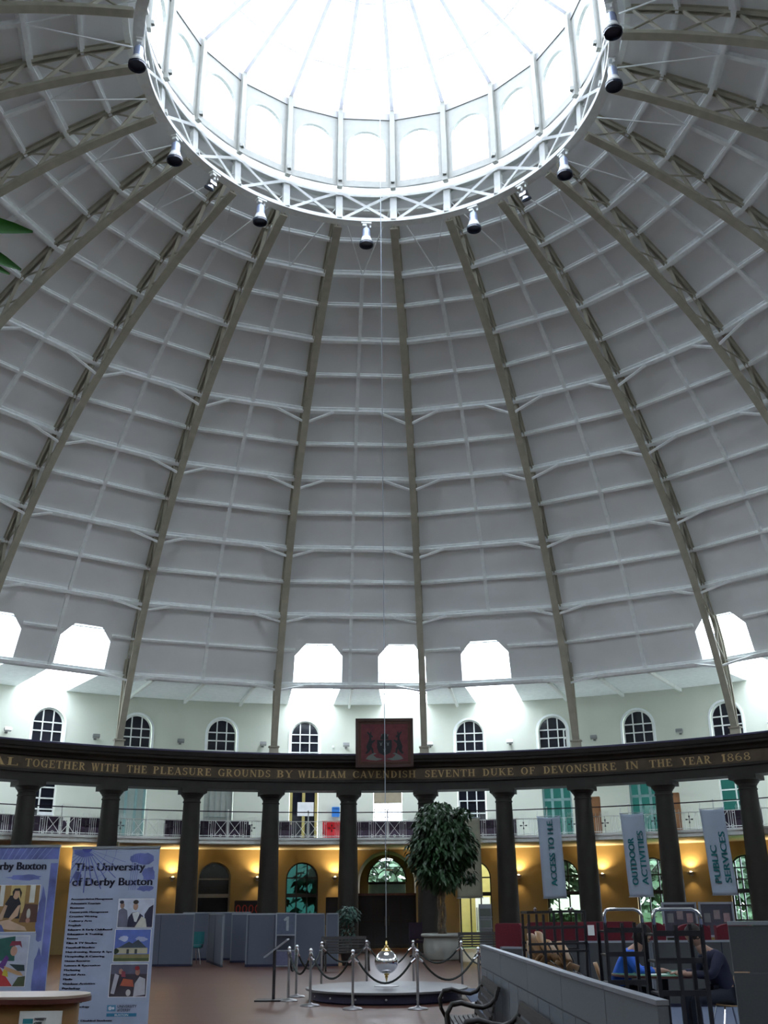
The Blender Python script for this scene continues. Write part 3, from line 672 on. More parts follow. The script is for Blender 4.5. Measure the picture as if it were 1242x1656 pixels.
# ---- lantern
lt = thing('roof_lantern', 'glazed roof lantern with arched openings and radiating glazing bars', 'roof lantern', (0, 0, 21.6))
RL, ZB, ZE = 5.66, 21.62, 24.45
for k in range(22):
    a = 2 * k + .5; A, B = P(RL, a, 0), P(RL, a + 2, 0); u = (B - A).normalized(); L = (B - A).length; n = P(1, a + 1, 0); o = (A + B) / 2; v = Vector((0, 0, 1))
    hw, sp, rs = .58, 23.14, .57; ap = arch_pts(hw, sp, rs, 14); X = L / 2
    mb = MB()
    for d, dn in ((0, 0), (.10, 0)):
        b = o + n * d
        mb.poly([b - u * X + v * ZB, b - u * hw + v * 21.85, b - u * hw + v * sp, b - u * X + v * sp]); mb.poly([b + u * hw + v * 21.85, b + u * X + v * ZB, b + u * X + v * sp, b + u * hw + v * sp])
        mb.poly([b - u * X + v * ZB, b + u * X + v * ZB, b + u * hw + v * 21.85, b - u * hw + v * 21.85])
        top = [(X - 2 * X * i / 14, 24.0) for i in range(15)]; top[0] = (X, 24.0)
        mb.poly([b + u * hw + v * sp, b + u * X + v * sp, b + u * X + v * 24.0, b + u * ap[1][0] + v * ap[1][1]])
        mb.poly([b - u * hw + v * sp, b - u * X + v * sp, b - u * X + v * 24.0, b + u * ap[-2][0] + v * ap[-2][1]])
        for i in range(1, 13): mb.poly([b + u * ap[i][0] + v * ap[i][1], b + u * top[i][0] * 1 + v * 24.0 if i > 1 else b + u * X + v * 24.0, b + u * top[i + 1][0] + v * 24.0 if i < 12 else b - u * X + v * 24.0, b + u * ap[i + 1][0] + v * ap[i + 1][1]])
    for (x0, y0), (x1, y1) in zip([(hw, 21.85)] + ap, ap + [(-hw, 21.85)]): mb.poly([o + u * x0 + v * y0, o + u * x1 + v * y1, o + u * x1 + v * y1 + n * .1, o + u * x0 + v * y0 + n * .1])
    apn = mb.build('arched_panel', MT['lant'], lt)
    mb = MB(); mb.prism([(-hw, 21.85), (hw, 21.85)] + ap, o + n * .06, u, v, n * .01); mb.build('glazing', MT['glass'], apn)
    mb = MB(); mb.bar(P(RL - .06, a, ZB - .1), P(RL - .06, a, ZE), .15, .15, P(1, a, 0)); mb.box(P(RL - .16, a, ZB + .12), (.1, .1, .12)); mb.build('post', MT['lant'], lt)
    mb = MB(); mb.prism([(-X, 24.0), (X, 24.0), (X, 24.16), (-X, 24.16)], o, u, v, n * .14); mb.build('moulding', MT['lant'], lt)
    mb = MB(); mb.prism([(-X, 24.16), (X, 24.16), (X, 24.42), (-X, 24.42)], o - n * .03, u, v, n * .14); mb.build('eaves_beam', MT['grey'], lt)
ZA = 27.0
def cone(r): return ZE + (1 - r / 5.7) * (ZA - ZE)
for k in range(22):
    a = 2 * k + .5
    mb = MB(); mb.bar(P(5.75, a, cone(5.75)), P(.45, a, cone(.45)), .12, .14); mb.build('rafter', MT['raft'], lt)
for r in (4.45, 2.75, .45):
    mb = MB(); mb.ring([(r - .025, cone(r) - .03), (r + .025, cone(r) - .03), (r + .025, cone(r) + .02), (r - .025, cone(r) + .02)], -21.5, 22.5, 22); mb.build('glazing_bar', MT['raft'], lt)
mb = MB()
for k in range(22):
    a = 2 * k + .5; mb.poly([P(5.75, a, cone(5.75) + .06), P(5.75, a + 2, cone(5.75) + .06), P(.4, a + 2, cone(.4) + .06), P(.4, a, cone(.4) + .06)])
mb.build('roof_glazing', MT['glass'], lt)
mb = MB(); mb.lathe([(.5, cone(.45) - .05), (.5, cone(.45) + .12), (.05, cone(.45) + .3)], n=22); mb.build('finial', MT['white'], lt)

# ---- lamps hung below the ring
def make_lamp(kind):
    t = thing('pendant_spotlight', 'x', 'lamp', (0, 0, 20.3), 0, 'spotlights hung below the ring girder')
    mb = MB(); mb.box((0, 0, -.03), (.30, .16, .05)); mb.box((-.05, 0, -.09), (.12, .12, .08)); mb.box((.12, .03, -.09), (.05, .05, .1)); mb.tube([(0, 0, -.1), (0, 0, -.22)], .03); mb.build('clamp', MT['white'], t, world=False)
    if kind == 0:
        mb = MB(); mb.lathe([(.05, -.2), (.10, -.22), (.115, -.28), (.115, -.46), (.13, -.48), (.13, -.51), (.11, -.52)], n=20); mb.build('housing', MT['lampblue'], t, world=False, smooth=SM)
        mb = MB(); mb.lathe([(.12, -.51), (.20, -.68), (.215, -.72)], n=24, cap=False); mb.lathe([(.13, -.51), (.19, -.68)], n=24, cap=False); rf = mb.build('reflector', MT['white'], t, world=False, smooth=SM)
        mb = MB(); mb.lathe([(.205, -.68), (.205, -.78), (.19, -.78), (.19, -.70), (.01, -.70)], n=24); mb.build('lamp_mouth', MT['lampdk'], rf, world=False)
    else:
        R = Matrix.Rotation(.5, 3, 'X')
        mb = MB(); mb.lathe([(.02, -.16), (.10, -.18), (.11, -.34), (.14, -.40)], (0, 0, -.03), 18, R=R); mb.box((0, .08, -.3), (.22, .12, .10)); mb.build('housing', MT['steel'], t, world=False, smooth=SM)
        mb = MB(); mb.lathe([(.14, -.40), (.14, -.44), (.01, -.42)], (0, 0, -.03), 18, R=R); mb.build('lamp_mouth', MT['lampdk'], t, world=False)
    return t
lampA, lampB = make_lamp(0), make_lamp(1)
lamps = [(-.5, 0, 'white conical spotlight hanging from the ring beside the pendulum wire'),
 (-4.5, 0, 'white conical spotlight under the ring, next but one left of the pendulum wire'),
 (-6.5, 1, 'short grey spotlight under the ring on the left side'), (-8.5, 0, 'white conical spotlight under the ring between the short grey lamp and the left edge'),
 (-12.5, 0, 'white conical spotlight at the far left edge of the ring'),
 (3.5, 0, 'white conical spotlight under the ring, first right of the pendulum wire'), (5.5, 1, 'short grey spotlight under the ring on the right side'),
 (7.5, 0, 'white conical spotlight right of the short grey lamp under the ring'), (11.5, 0, 'lower of the two spotlights at the right edge of the ring'),
 (13.5, 0, 'upper of the two spotlights at the right edge of the ring'), (15.5, 0, 'spotlight seen from below at the top of the ring against the bright glazing')]
first = {0: True, 1: True}
for a, kd, lb in lamps:
    src = (lampA, lampB)[kd]; loc = P(5.63, a, 20.32)
    if first[kd]: src.location = loc; src.rotation_euler = (0, 0, -a * S); src['label'] = lb; first[kd] = False
    else: copy_tree(src, loc, -a * S, lb)

# ---- pendulum
PX, PY = 0.06, 0.85
pd = thing('pendulum', 'polished pendulum bob hanging on a long wire above the round platform', 'pendulum', (PX, PY, .3))
mb = MB(); mb.tube([(PX, PY, 1.0), (PX, PY, 26.5)], .009, 6); mb.build('wire', MT['alu'], pd)
zb = .60
mb = MB(); mb.ball((PX, PY, zb), .212, 32, .95); mb.build('bob', MT['chrome'], pd, smooth=True)
mb = MB(); mb.lathe([(.001, zb + .36), (.015, zb + .34), (.02, zb + .27), (.045, zb + .26), (.035, zb + .24), (.06, zb + .23), (.09, zb + .19), (.08, zb + .175)], (PX, PY, 0), 20); mb.build('collar', MT['gold2'], pd, smooth=SM)
mb = MB(); mb.lathe([(.001, .26), (.006, .27), (.02, .33), (.035, .36), (.02, .375), (.045, .385), (.05, .40)], (PX, PY, 0), 16); mb.build('pointer', MT['gold2'], pd, smooth=SM)

# ================================================================ COLONNADE
def make_column():
    t = thing('stone_column', 'x', 'column', (0, 20.4, 0), 0, 'stone columns of the colonnade')
    prof = [(.40, 0), (.40, .02)]
    for i in range(13): f = i / 12; prof.append((.385 - .085 * f ** 1.6, .02 + f * 5.10))
    mb = MB(); mb.lathe(prof, n=28); mb.build('shaft', MT['stone'], t, world=False, smooth=SM)
    mb = MB(); mb.lathe([(.30, 5.12), (.325, 5.13), (.325, 5.17), (.30, 5.18), (.30, 5.26), (.33, 5.28), (.33, 5.31), (.36, 5.33), (.43, 5.43), (.43, 5.45)], n=28); mb.box((0, 0, 5.525), (.92, .92, .155)); mb.build('capital', MT['stone'], t, world=False, smooth=SM)
    return t
col0 = make_column()
cl = {-4.5: 'dark stone column at the far left, rising behind the blue display banners', -3.5: 'dark stone column rising behind the second blue display banner',
 -2.5: 'dark stone column behind the grey partition and small teal chair', -1.5: 'dark stone column left of the number stand, behind the grey partition',
 -.5: 'dark stone column just left of the central entrance arch', .5: 'dark stone column hidden mostly behind the tree in the white urn',
 1.5: 'dark stone column between the tree and the hanging access banner', 2.5: 'dark stone column between the access and outdoor activities banners',
 3.5: 'dark stone column between the outdoor activities and public services banners', 4.5: 'dark stone column at the far right beyond the public services banner'}
for i, (a, lb) in enumerate(cl.items()):
    if i == 0: col0.location = P(RC, a, 0); col0.rotation_euler = (0, 0, -a * S); col0['label'] = lb
    else: copy_tree(col0, P(RC, a, 0), -a * S, lb)

# ---- painted crest board on the cornice
cb = thing('crest_board', 'painted heraldic crest board standing on the dark cornice at the centre', 'painting', P(19.5, -.03, 6.4), .03 * S)
o, u, v, n = fr(-.03, 19.42); v = (v - n * .10).normalized()
cw, ch, z0 = 1.08, 1.78, 6.38; T = lambda x, z, d=0: o + u * x + Vector((0, 0, z0)) + v * z + n * d
def pr_(mb, pts, d0=0.0, th=.01): mb.prism(pts, o + Vector((0, 0, z0)) + n * d0, u, v, -n * th)
mb = MB(); pr_(mb, [(-cw, 0), (cw, 0), (cw, ch), (-cw, ch)], .10, .10); mb.build('backboard', MT['crest_frame'], cb)
mb = MB()
for (x0, y0, x1, y1) in ((-cw, 0, cw, .10), (-cw, ch - .10, cw, ch), (-cw, 0, -cw + .1, ch), (cw - .1, 0, cw, ch)): pr_(mb, [(x0, y0), (x1, y0), (x1, y1), (x0, y1)], .0, .05)
mb.build('outer_frame', MT['crest_br'], cb)
mb = MB()
for (x0, y0, x1, y1) in ((-.9, .14, .9, .2), (-.9, ch - .2, .9, ch - .14), (-.93, .14, -.88, ch - .14), (.88, .14, .93, ch - .14)): pr_(mb, [(x0, y0), (x1, y0), (x1, y1), (x0, y1)], .0, .03)
mb.build('inner_frame', MT['crest_frame'], cb)
mb = MB(); pr_(mb, [(-.87, .21), (.87, .21), (.87, ch - .21), (-.87, ch - .21)], .0, .012); mb.build('painted_field', MT['crest_red'], cb)
mb = MB(); mb.cur = 0
sh = [(-.27, .98), (.27, .98), (.28, .72), (.22, .52), (.0, .42), (-.22, .52), (-.28, .72)]; pr_(mb, sh, -.012, .012)
pr_(mb, [(-.16, 1.02), (-.10, 1.18), (0, 1.24), (.10, 1.18), (.16, 1.02), (0, .98)], -.012, .012)
def stag(s):
    b = [(.40, .50), (.46, .50), (.50, .66), (.56, .56), (.66, .48), (.72, .50), (.64, .62), (.68, .74), (.62, .90), (.56, 1.04), (.58, 1.16), (.66, 1.26), (.62, 1.30), (.54, 1.22), (.52, 1.30), (.48, 1.28), (.49, 1.18), (.42, 1.12), (.44, 1.08), (.50, 1.08), (.48, .96), (.36, 1.0), (.34, .96), (.46, .86), (.48, .76), (.42, .66)]
    return [(x * s, y) for x, y in b]
shd = mb.build('shield', MT['crest_dk'], cb)
for s in (-1, 1): mb = MB(); pr_(mb, stag(s), -.012, .012); mb.build('supporter', MT['crest_dk'], cb)
mb = MB()
for x, y in ((-.13, .84), (.13, .84), (0, .60)): pr_(mb, [(x - .03, y - .06), (x + .03, y - .06), (x + .025, y), (x + .06, y + .07), (x + .03, y + .05), (x, y + .02), (x - .03, y + .05), (x - .06, y + .07), (x - .025, y)], -.026, .008)
pr_(mb, [(-.13, 1.1), (-.08, 1.2), (-.11, 1.2)], -.026, .008); pr_(mb, [(.10, 1.1), (.16, 1.18), (.1, 1.2)], -.026, .008)
mb.build('stag_heads', MT['crest_gr'], shd)
mb = MB()
for s in (-1, 1): pr_(mb, [(s * .05, .30), (s * .30, .34), (s * .42, .44), (s * .30, .50), (s * .40, .52), (s * .62, .40), (s * .70, .30), (s * .55, .26), (s * .30, .24)], -.012, .012)
mb.build('scroll', MT['crest_gr'], cb)

# ---- wall spotlights above the gallery
def make_wallspot():
    t = thing('wall_spotlight', 'x', 'spotlight', (0, 24.3, 7.88), 0, 'small spotlights on the gallery wall')
    mb = MB(); mb.box((0, .02, -.02), (.10, .06, .14)); mb.tube([(0, 0, 0), (0, -.12, .03)], .02); mb.build('bracket', MT['grey'], t, world=False)
    mb = MB(); mb.box((0, -.17, .03), (.26, .14, .12), Matrix.Rotation(-.35, 3, 'X')); mb.build('lamp_head', MT['steel'], t, world=False)
    return t
ws0 = make_wallspot()
WS = {-4.45: 'small grey wall spotlight at the far left above the cornice', -3.47: 'small grey wall spotlight between the two leftmost upper windows', -2.49: 'small grey wall spotlight between the second and third upper windows from left',
 -1.51: 'small grey wall spotlight beside the rib left of the crest board', -.5: 'small grey wall spotlight immediately left of the crest board', .52: 'small grey wall spotlight behind the rib right of the crest board', 1.49: 'small grey wall spotlight left of the open casement window',
 2.49: 'small grey wall spotlight right of the open casement window', 3.48: 'small grey wall spotlight between the two rightmost upper windows', 4.5: 'small grey wall spotlight at the far right edge above the cornice'}
for i, (a, lb) in enumerate(WS.items()):
    if i == 0: ws0.location = P(24.3, a, 7.88); ws0.rotation_euler = (0, 0, -a * S); ws0['label'] = lb
    else: copy_tree(ws0, P(24.3, a, 7.88), -a * S, lb)
mb = MB(); mb.lathe([(.05, 0), (.05, .03)], P(24.32, -.66, 7.86), 14, R=Matrix.Rotation(PI / 2, 3, 'X')); tag(mb.build('wall_sensor', MT['paper']), 'tiny round white sensor on the wall left of the crest board', 'sensor')

# ---- sconces on the ochre wall, each with its own warm lamp
SC = {-3.5: 'lit wall sconce glowing behind the leftmost blue display banner', -2.48: 'lit wall sconce right of the second blue display banner', -1.52: 'lit wall sconce half hidden by the column left of the number stand', -.62: 'lit wall sconce just left of the column by the entrance arch',
 .52: 'lit wall sconce beside the entrance behind the tree', 1.51: 'lit wall sconce left of the hanging access banner', 2.46: 'lit wall sconce between the access and outdoor activities banners', 3.43: 'lit wall sconce left of the public services banner', 4.5: 'lit wall sconce at the far right behind the last column'}
for a, lb in SC.items():
    t = thing('wall_sconce', lb, 'wall lamp', P(24.3, a, 2.62), -a * S, 'sconces on the ochre wall')
    mb = MB(); mb.box((0, .02, 0), (.10, .06, .16)); mb.build('bracket', MT['steel'], t, world=False)
    mb = MB(); mb.lathe([(.02, -.05), (.06, -.04), (.12, .02), (.125, .06)], (0, -.14, 0), 20, cap=False); mb.lathe([(.02, -.045), (.055, -.035), (.115, .02), (.12, .06)], (0, -.14, 0), 20, cap=False); bw = mb.build('bowl', MT['steel'], t, world=False, smooth=True)
    mb = MB(); mb.ball((0, -.14, .055), .038, 12); mb.build('bulb', MT['bulb'], bw, world=False, smooth=True)
    l = bpy.data.lights.new('sconce_light', 'SPOT'); l.energy = 36; l.color = (1.0, .68, .30); l.spot_size = 2.5; l.spot_blend = .9; l.shadow_soft_size = .04
    lo = bpy.data.objects.new('sconce_light', l); COL.objects.link(lo); lo.parent = t; lo.location = (0, -.16, .12); lo.rotation_euler = (PI, 0, 0)
    l2 = l.copy(); l2.energy = 6; l2.spot_size = 1.7; lo2 = bpy.data.objects.new('sconce_light', l2); COL.objects.link(lo2); lo2.parent = t; lo2.location = (0, -.16, -.08)

# ---- gallery railing, one length per bay
def make_rail():
    t = thing('balcony_railing', 'x', 'railing', (0, 21.16, 3.98), 0, 'white iron railing of the gallery')
    hw = 21.16 * S / 2 * .983
    mb = MB(); mb.tube([(0, 0, 0), (0, 0, .96)], .022); mb.ball((0, 0, .98), .035, 10); mb.build('post', MT['white'], t, world=False)
    mb = MB(); mb.bar((-hw, -.04, .93), (hw, -.04, .93), .035, .035); mb.build('handrail', MT['sofa'], t, world=False)
    mb = MB()
    for z in (.07, .60): mb.bar((-hw, 0, z), (hw, 0, z), .02, .025)
    for sd in (-1, 1):
        x0, x1 = .05 * sd, .47 * sd
        mb.bar((x0, 0, .08), (x1, 0, .60), .018, .018); mb.bar((x1, 0, .08), (x0, 0, .60), .018, .018)
        for x in (.05, .47, .55, .62, .70, 1.1, 1.17): mb.bar((x * sd, 0, .0), (x * sd, 0, .60), .014, .014)
        for x in (1.03, 1.24, 1.38): mb.bar((x * sd, 0, .0), (x * sd, 0, .72), .01, .01)
        for x in (.26, .585): 
            pp = [(x * sd + .045 * math.cos(q * PI / 5), 0, .035 + .045 + .045 * math.sin(q * PI / 5)) for q in range(10)]; mb.tube(pp, .008, 5, closed=True)
        pp = [(.66 * sd + .04 * math.cos(q * PI / 5), 0, .55 + .04 * math.sin(q * PI / 5)) for q in range(10)]; mb.tube(pp, .008, 5, closed=True)
        for i in range(13): x = .75 + i * .028; mb.bar((x * sd, 0, .60), (x * sd, 0, .74 + .05 * (i % 2)), .006, .006)
    mb.build('panel', MT['white'], t, world=False)
    for sd in (-1, 1):
        mb = MB(); c = Vector((.90 * sd, -.01, .36))
        for dx, dz in ((1, 0), (-1, 0), (0, 1), (0, -1)):
            q = [(0, 0), (dx * .13 + dz * .03, dz * .13 + dx * .03), (dx * .13 - dz * .03, dz * .13 - dx * .03)]
            mb.prism(q, c, (1, 0, 0), (0, 0, 1), (0, .02, 0))
        mb.bar(c - Vector((0, 0, .36)), c + Vector((0, 0, .24)), .01, .01)
        mb.build('cross', MT['black'], t, world=False)
    return t
rl0 = make_rail()
RLl = {-5: 'white iron railing length at the far left of the gallery', -4: 'white railing length left of the second column from the left', -3: 'white railing length in front of the frosted gallery door', -2: 'white railing length in front of the pale curtained gallery window',
 -1: 'white railing length in front of the doorway with the notice', 0: 'white railing length in front of the bright central gallery window', 1: 'white railing length partly hidden by the tree top', 2: 'white railing length behind the access banner',
 3: 'white railing length behind the outdoor activities banner', 4: 'white railing length behind the public services banner', 5: 'white railing length at the far right of the gallery'}
for i, (a, lb) in enumerate(RLl.items()):
    if i == 0: rl0.location = P(21.16, a, 3.98); rl0.rotation_euler = (0, 0, -a * S); rl0['label'] = lb
    else: copy_tree(rl0, P(21.16, a, 3.98), -a * S, lb)

# ---- gallery furniture
def make_sofa(w, m, name, label, a, r=23.2, group='seats on the gallery'):
    t = thing(name, label, 'sofa' if w > 1 else 'chair', P(r, a, 3.98), -a * S, group)
    mb = MB(); mb.box((0, 0, .25), (w, .75, .30)); mb.build('seat', MT[m], t, world=False)
    mb = MB(); mb.box((0, .30, .55), (w, .18, .50), Matrix.Rotation(.12, 3, 'X')); mb.build('backrest', MT[m], t, world=False)
    for s in (-1, 1):
        mb = MB(); mb.box((s * (w / 2 - .06), 0, .38), (.12, .75, .44)); mb.build('armrest', MT[m], t, world=False)
        for y in (-.3, .3): mb = MB(); mb.tube([(s * (w / 2 - .08), y, 0), (s * (w / 2 - .08), y, .11)], .02); mb.build('leg', MT['chrome'], t, world=False)
    return t
for nm, w_, a, lb in (('sofa', 1.6, -4.5, 'dark plum sofa on the gallery at the far left'), ('sofa', 1.15, -3.97, 'dark plum sofa in front of the dark window at left'), ('sofa', 1.45, -3.49, 'dark plum sofa just left of the frosted gallery door'),
   ('sofa', 1.3, -2.45, 'dark plum sofa between the frosted door and the curtained window'), ('sofa', 1.9, -1.95, 'long dark plum sofa in front of the curtained gallery window'), ('armchair', .9, -1.3, 'dark plum armchair by the teal door leaf on the gallery'),
   ('sofa', 2.9, .02, 'long dark plum sofa below the bright central gallery window'), ('sofa', 1.6, 1.3, 'dark plum sofa right of the tree top on the gallery'), ('sofa', 1.4, 4.1, 'dark plum sofa behind the public services banner')):
    make_sofa(w_, 'sofa', nm, lb, a)
make_sofa(.85, 'redb', 'armchair', 'bright red armchair on the gallery beside a column', -.66)
def board(name, label, cat, a, r, x0, x1, z0, z1, m, d=.04, extra=None):
    t = thing(name, label, cat, P(r, a, z0), -a * S)
    mb = MB(); mb.box(((x0 + x1) / 2, 0, (z1 - z0) / 2), (x1 - x0, d, z1 - z0)); mb.build('panel', MT[m], t, world=False)
    mb = MB()
    for a_, b_ in (((x0, 0), (x1, 0)), ((x1, 0), (x1, z1 - z0)), ((x1, z1 - z0), (x0, z1 - z0)), ((x0, z1 - z0), (x0, 0))): mb.bar((a_[0], -.02, a_[1]), (b_[0], -.02, b_[1]), .04, .04, (0, 1, 0))
    mb.build('frame', MT[extra or m], t, world=False); return t
board('notice_board', 'tall brown board on the gallery left of the outdoor activities banner', 'board', 2.46, 23.6, -.22, .22, 4.0, 5.5, 'brownb')
board('notice_board', 'tall brown board on the gallery left of the public services banner', 'board', 3.36, 23.6, -.24, .24, 4.0, 5.5, 'brownb')
board('poster', 'small bright blue poster on the gallery wall by a column', 'poster', -.62, 24.28, -.14, .14, 5.02, 5.38, 'bluep', .02)
t = board('display_case', 'dark display board with a row of red symbols under the gallery', 'display board', -1.55, 24.0, -.75, .75, 1.15, 1.80, 'blackish')
for i in range(6):
    x = -.62 + i * .25; mb = MB(); pp = [(x + .08 * math.cos(q * PI / 4 + PI / 8), -.03, .36 + .14 * math.sin(q * PI / 4 + PI / 8)) for q in range(8)]; mb.tube(pp, .022, 5, closed=True)
    mb.build('red_symbol', ink((.45, .03, .02)), t, world=False)
board('notice_board', 'black board under the gallery behind the small potted plant', 'board', -.62, 24.0, -.35, .35, .9, 1.9, 'blackish')
board('notice_board', 'small black square sign under the sconce beside the second banner', 'sign', -2.36, 24.28, -.07, .07, 2.1, 2.26, 'blackish', .02)

# ---- hanging banners
def banner(a, r, w, z0, z1, label, lines, size, m='ban', tilt=0.0, name='hanging_banner', xs=None, lead=.35, u0=.0):
    t = thing(name, label, 'banner', P(r, a, z1), -a * S, 'banners hung from the gallery' if m == 'ban' else None)
    mb = MB(); nx, nz = 8, 24; vs = []; fs = []; h = z1 - z0
    for j in range(nz + 1):
        for i in range(nx + 1):
            x = (i / nx - .5) * w; z = -h * j / nz; sag = .035 * math.cos((i / nx - .5) * PI) * (1 if j == 0 else 0)
            y = .02 * math.sin(i * 1.1 + j * .25) + .04 * math.exp(-j / 3) * math.cos((i / nx - .5) * 2 * PI)
            vs.append((x + tilt * z, y, z - sag))
    for j in range(nz):
        for i in range(nx): k = j * (nx + 1) + i; fs.append((k, k + 1, k + nx + 2, k + nx + 1))
    mb.add(vs, fs); cloth = mb.build('cloth', MT[m], t, world=False, smooth=True)
    sol = cloth.modifiers.new('thickness', 'SOLIDIFY'); sol.thickness = .004
    for zz, nm in ((.01, 'top_bar'), (-h, 'bottom_bar')):
        mb = MB(); mb.tube([(-w / 2 - .03 + tilt * zz, 0, zz), (w / 2 + .03 + tilt * zz, 0, zz)], .012); mb.build(nm, MT['alu'], t, world=False)
    for x in (-w / 2, w / 2): mb = MB(); mb.tube([(x, 0, 0), (x, .1, .22)], .005, 5); mb.build('cord', MT['alu'], t, world=False)
    for k, (txt, x, zst, zen) in enumerate(lines):       # reads upwards
        mb = MB(); place_text(mb, txt, size, (x + tilt * zst, -.05, zst), Vector((tilt, 0, 1)).normalized(), (-1, 0, 0), (0, -1, 0), squeeze=zen - zst, bold=.012); mb.build('lettering', MT['bant'], t, world=False)
    return t
banner(2.03, 20.9, .84, 1.78, 4.62, 'white hanging banner reading ACCESS TO H.E. in teal letters', [('ACCESS TO H.E.', .13, -2.42, -.12)], .30, tilt=-.02)
banner(3.05, 20.9, .84, 1.80, 4.62, 'white hanging banner reading OUTDOOR ACTIVITIES in teal letters', [('OUTDOOR', -.04, -2.42, -.85), ('ACTIVITIES', .31, -2.42, -.62)], .30, tilt=-.03)
banner(4.00, 20.9, .84, 1.82, 4.64, 'white hanging banner reading PUBLIC SERVICES in teal letters', [('PUBLIC', -.04, -2.42, -1.22), ('SERVICES', .31, -2.42, -.78)], .30, tilt=-.04)
t = banner(1.02, 20.6, .92, 1.82, 4.62, 'cream hanging banner with an orange swirl partly hidden by the tree', [], .3, m='cream2')
mb = MB()
for i in range(7): mb.tube([(-.28 + .05 * math.sin(q), -.06, -1.25 - i * .06 + .02 * math.sin(q * 2)) for q in ()] or [(-.30 + .06 * k, -.06, -1.15 - i * .055 + .03 * math.sin(k * .9)) for k in range(7)], .008, 5)
mb.build('swirl_print', MT['orange'], t, world=False)

# ================================================================ CENTRE OF THE FLOOR
pf = thing('platform', 'low round grey platform with a blue-black skirt beneath the pendulum', 'platform', (PX, PY, 0))
mb = MB(); mb.lathe([(1.32, .0), (1.34, .02), (1.34, .155), (1.30, .16)], (PX, PY, 0), 56); mb.build('skirt', MT['skirt'], pf, smooth=SM)
mb = MB(); mb.lathe([(1.42, .16), (1.44, .165), (1.44, .195), (1.42, .20), (.001, .201)], (PX, PY, 0), 56); mb.build('top', MT['plat'], pf, smooth=SM)
for i in range(16):
    q = 2 * PI * i / 16; mb = MB(); mb.ball((PX + 1.34 * math.cos(q), PY + 1.34 * math.sin(q), .08), .02, 8); mb.build('stud', MT['steel'], pf)
mb = MB(); mb.lathe([(.001, .202), (.22, .202), (.22, .212), (.03, .215), (.001, .215)], (PX, PY, 0), 28); mb.build('centre_plate', MT['steel'], pf)
def make_post():
    t = thing('rope_stanchion', 'x', 'stanchion', (0, 0, 0), 0, 'rope stanchions around the pendulum')
    mb = MB(); mb.lathe([(.165, 0), (.165, .012), (.14, .03), (.05, .04), (.03, .055)], n=28); mb.build('base', MT['steel'], t, world=False, smooth=SM)
    mb = MB(); mb.lathe([(.022, .04), (.022, .80)], n=14); mb.build('pole', MT['steel'], t, world=False, smooth=SM)
    mb = MB(); mb.lathe([(.022, .74), (.036, .745), (.036, .79), (.022, .80), (.03, .81), (.012, .825)], n=14); pc = mb.build('collar', MT['chrome'], t, world=False, smooth=SM)
    mb = MB(); mb.ball((0, 0, .850), .032, 14); mb.build('ball_top', MT['chrome'], pc, world=False, smooth=True)
    return t
st0 = make_post()
ST = [(-1.66, .50, 'chrome rope stanchion nearest the slanted reading stand'), (-1.60, 1.36, 'chrome rope stanchion behind the one by the reading stand'), (-1.20, -.50, 'chrome rope stanchion at the front left of the platform'), (-1.26, 3.2, 'chrome rope stanchion at the back left of the platform'),
      (-.47, -1.14, 'front chrome rope stanchion left of the pendulum'), (-.37, 3.88, 'back chrome rope stanchion left of the pendulum'), (.59, 3.53, 'back chrome rope stanchion right of the pendulum'), (.57, -1.22, 'front chrome rope stanchion right of the pendulum'),
      (1.55, 3.1, 'chrome rope stanchion at the back right near the white urn'), (1.62, -.40, 'chrome rope stanchion at the front right beside the platform'), (2.15, 1.4, 'chrome rope stanchion at the right, hidden mostly by the grey screen wall')]
for i, (x, y, lb) in enumerate(ST):
    if i == 0: st0.location = (x, y, 0); st0['label'] = lb
    else: copy_tree(st0, (x, y, 0), 0, lb)
RPS = [(0, 1, .30, 'left side of the ring, beside the reading stand'), (0, 2, .30, 'at the front left corner of the ring'), (1, 3, .33, 'at the back left corner of the ring'), (2, 4, .33, 'between the two front left stanchions'), (3, 5, .28, 'between the two back left stanchions'),
       (4, 7, .38, 'drooping in front of the pendulum'), (5, 6, .36, 'drooping behind the pendulum'), (6, 8, .30, 'between the two back right stanchions'), (7, 9, .36, 'between the two front right stanchions'), (8, 10, .28, 'at the back right corner of the ring'), (9, 10, .28, 'at the front right corner of the ring')]
for i, j, dp, lb in RPS:
    A = Vector((ST[i][0], ST[i][1], .76)); B = Vector((ST[j][0], ST[j][1], .76)); d = (B - A).normalized()
    t = thing('barrier_rope', 'black barrier rope ' + lb, 'rope', tuple((A + B) / 2 - Vector((0, 0, .3))), 0, 'black ropes between the stanchions')
    A2, B2 = A + d * .05, B - d * .05; pts = []
    for k in range(17):
        f = k / 16; pts.append(A2.lerp(B2, f) - Vector((0, 0, dp * (1 - (2 * f - 1) ** 2))))
    mb = MB(); mb.tube(pts, .017, 8); mb.build('rope', MT['rope'], t, smooth=True)
    for p0, p1 in ((A, pts[1]), (B, pts[-2])): mb = MB(); q = Vector(p0) + (Vector(p1) - Vector(p0)).normalized() * .035; mb.tube([q, q.lerp(Vector(p1), .8)], .024, 8); mb.build('hook', MT['chrome'], t)
# reading stand
t = thing('reading_stand', 'black reading stand with a slanted metal panel left of the stanchions', 'stand', (-1.93, .62, 0))
mb = MB(); mb.box((-1.93, .62, .012), (.62, .45, .024)); mb.build('base', MT['black'], t)
mb = MB(); mb.tube([(-1.93, .62, .02), (-1.93, .62, .86)], .028, 12); mb.build('pole', MT['black'], t)
mb = MB(); mb.box((-1.90, .62, .85), (.50, .42, .022), Matrix.Rotation(-.62, 3, 'Y')); pn = mb.build('panel', MT['alu'], t)
mb = MB(); mb.box((-1.905, .62, .864), (.44, .36, .006), Matrix.Rotation(-.62, 3, 'Y')); mb.build('text_sheet', MT['black'], pn)

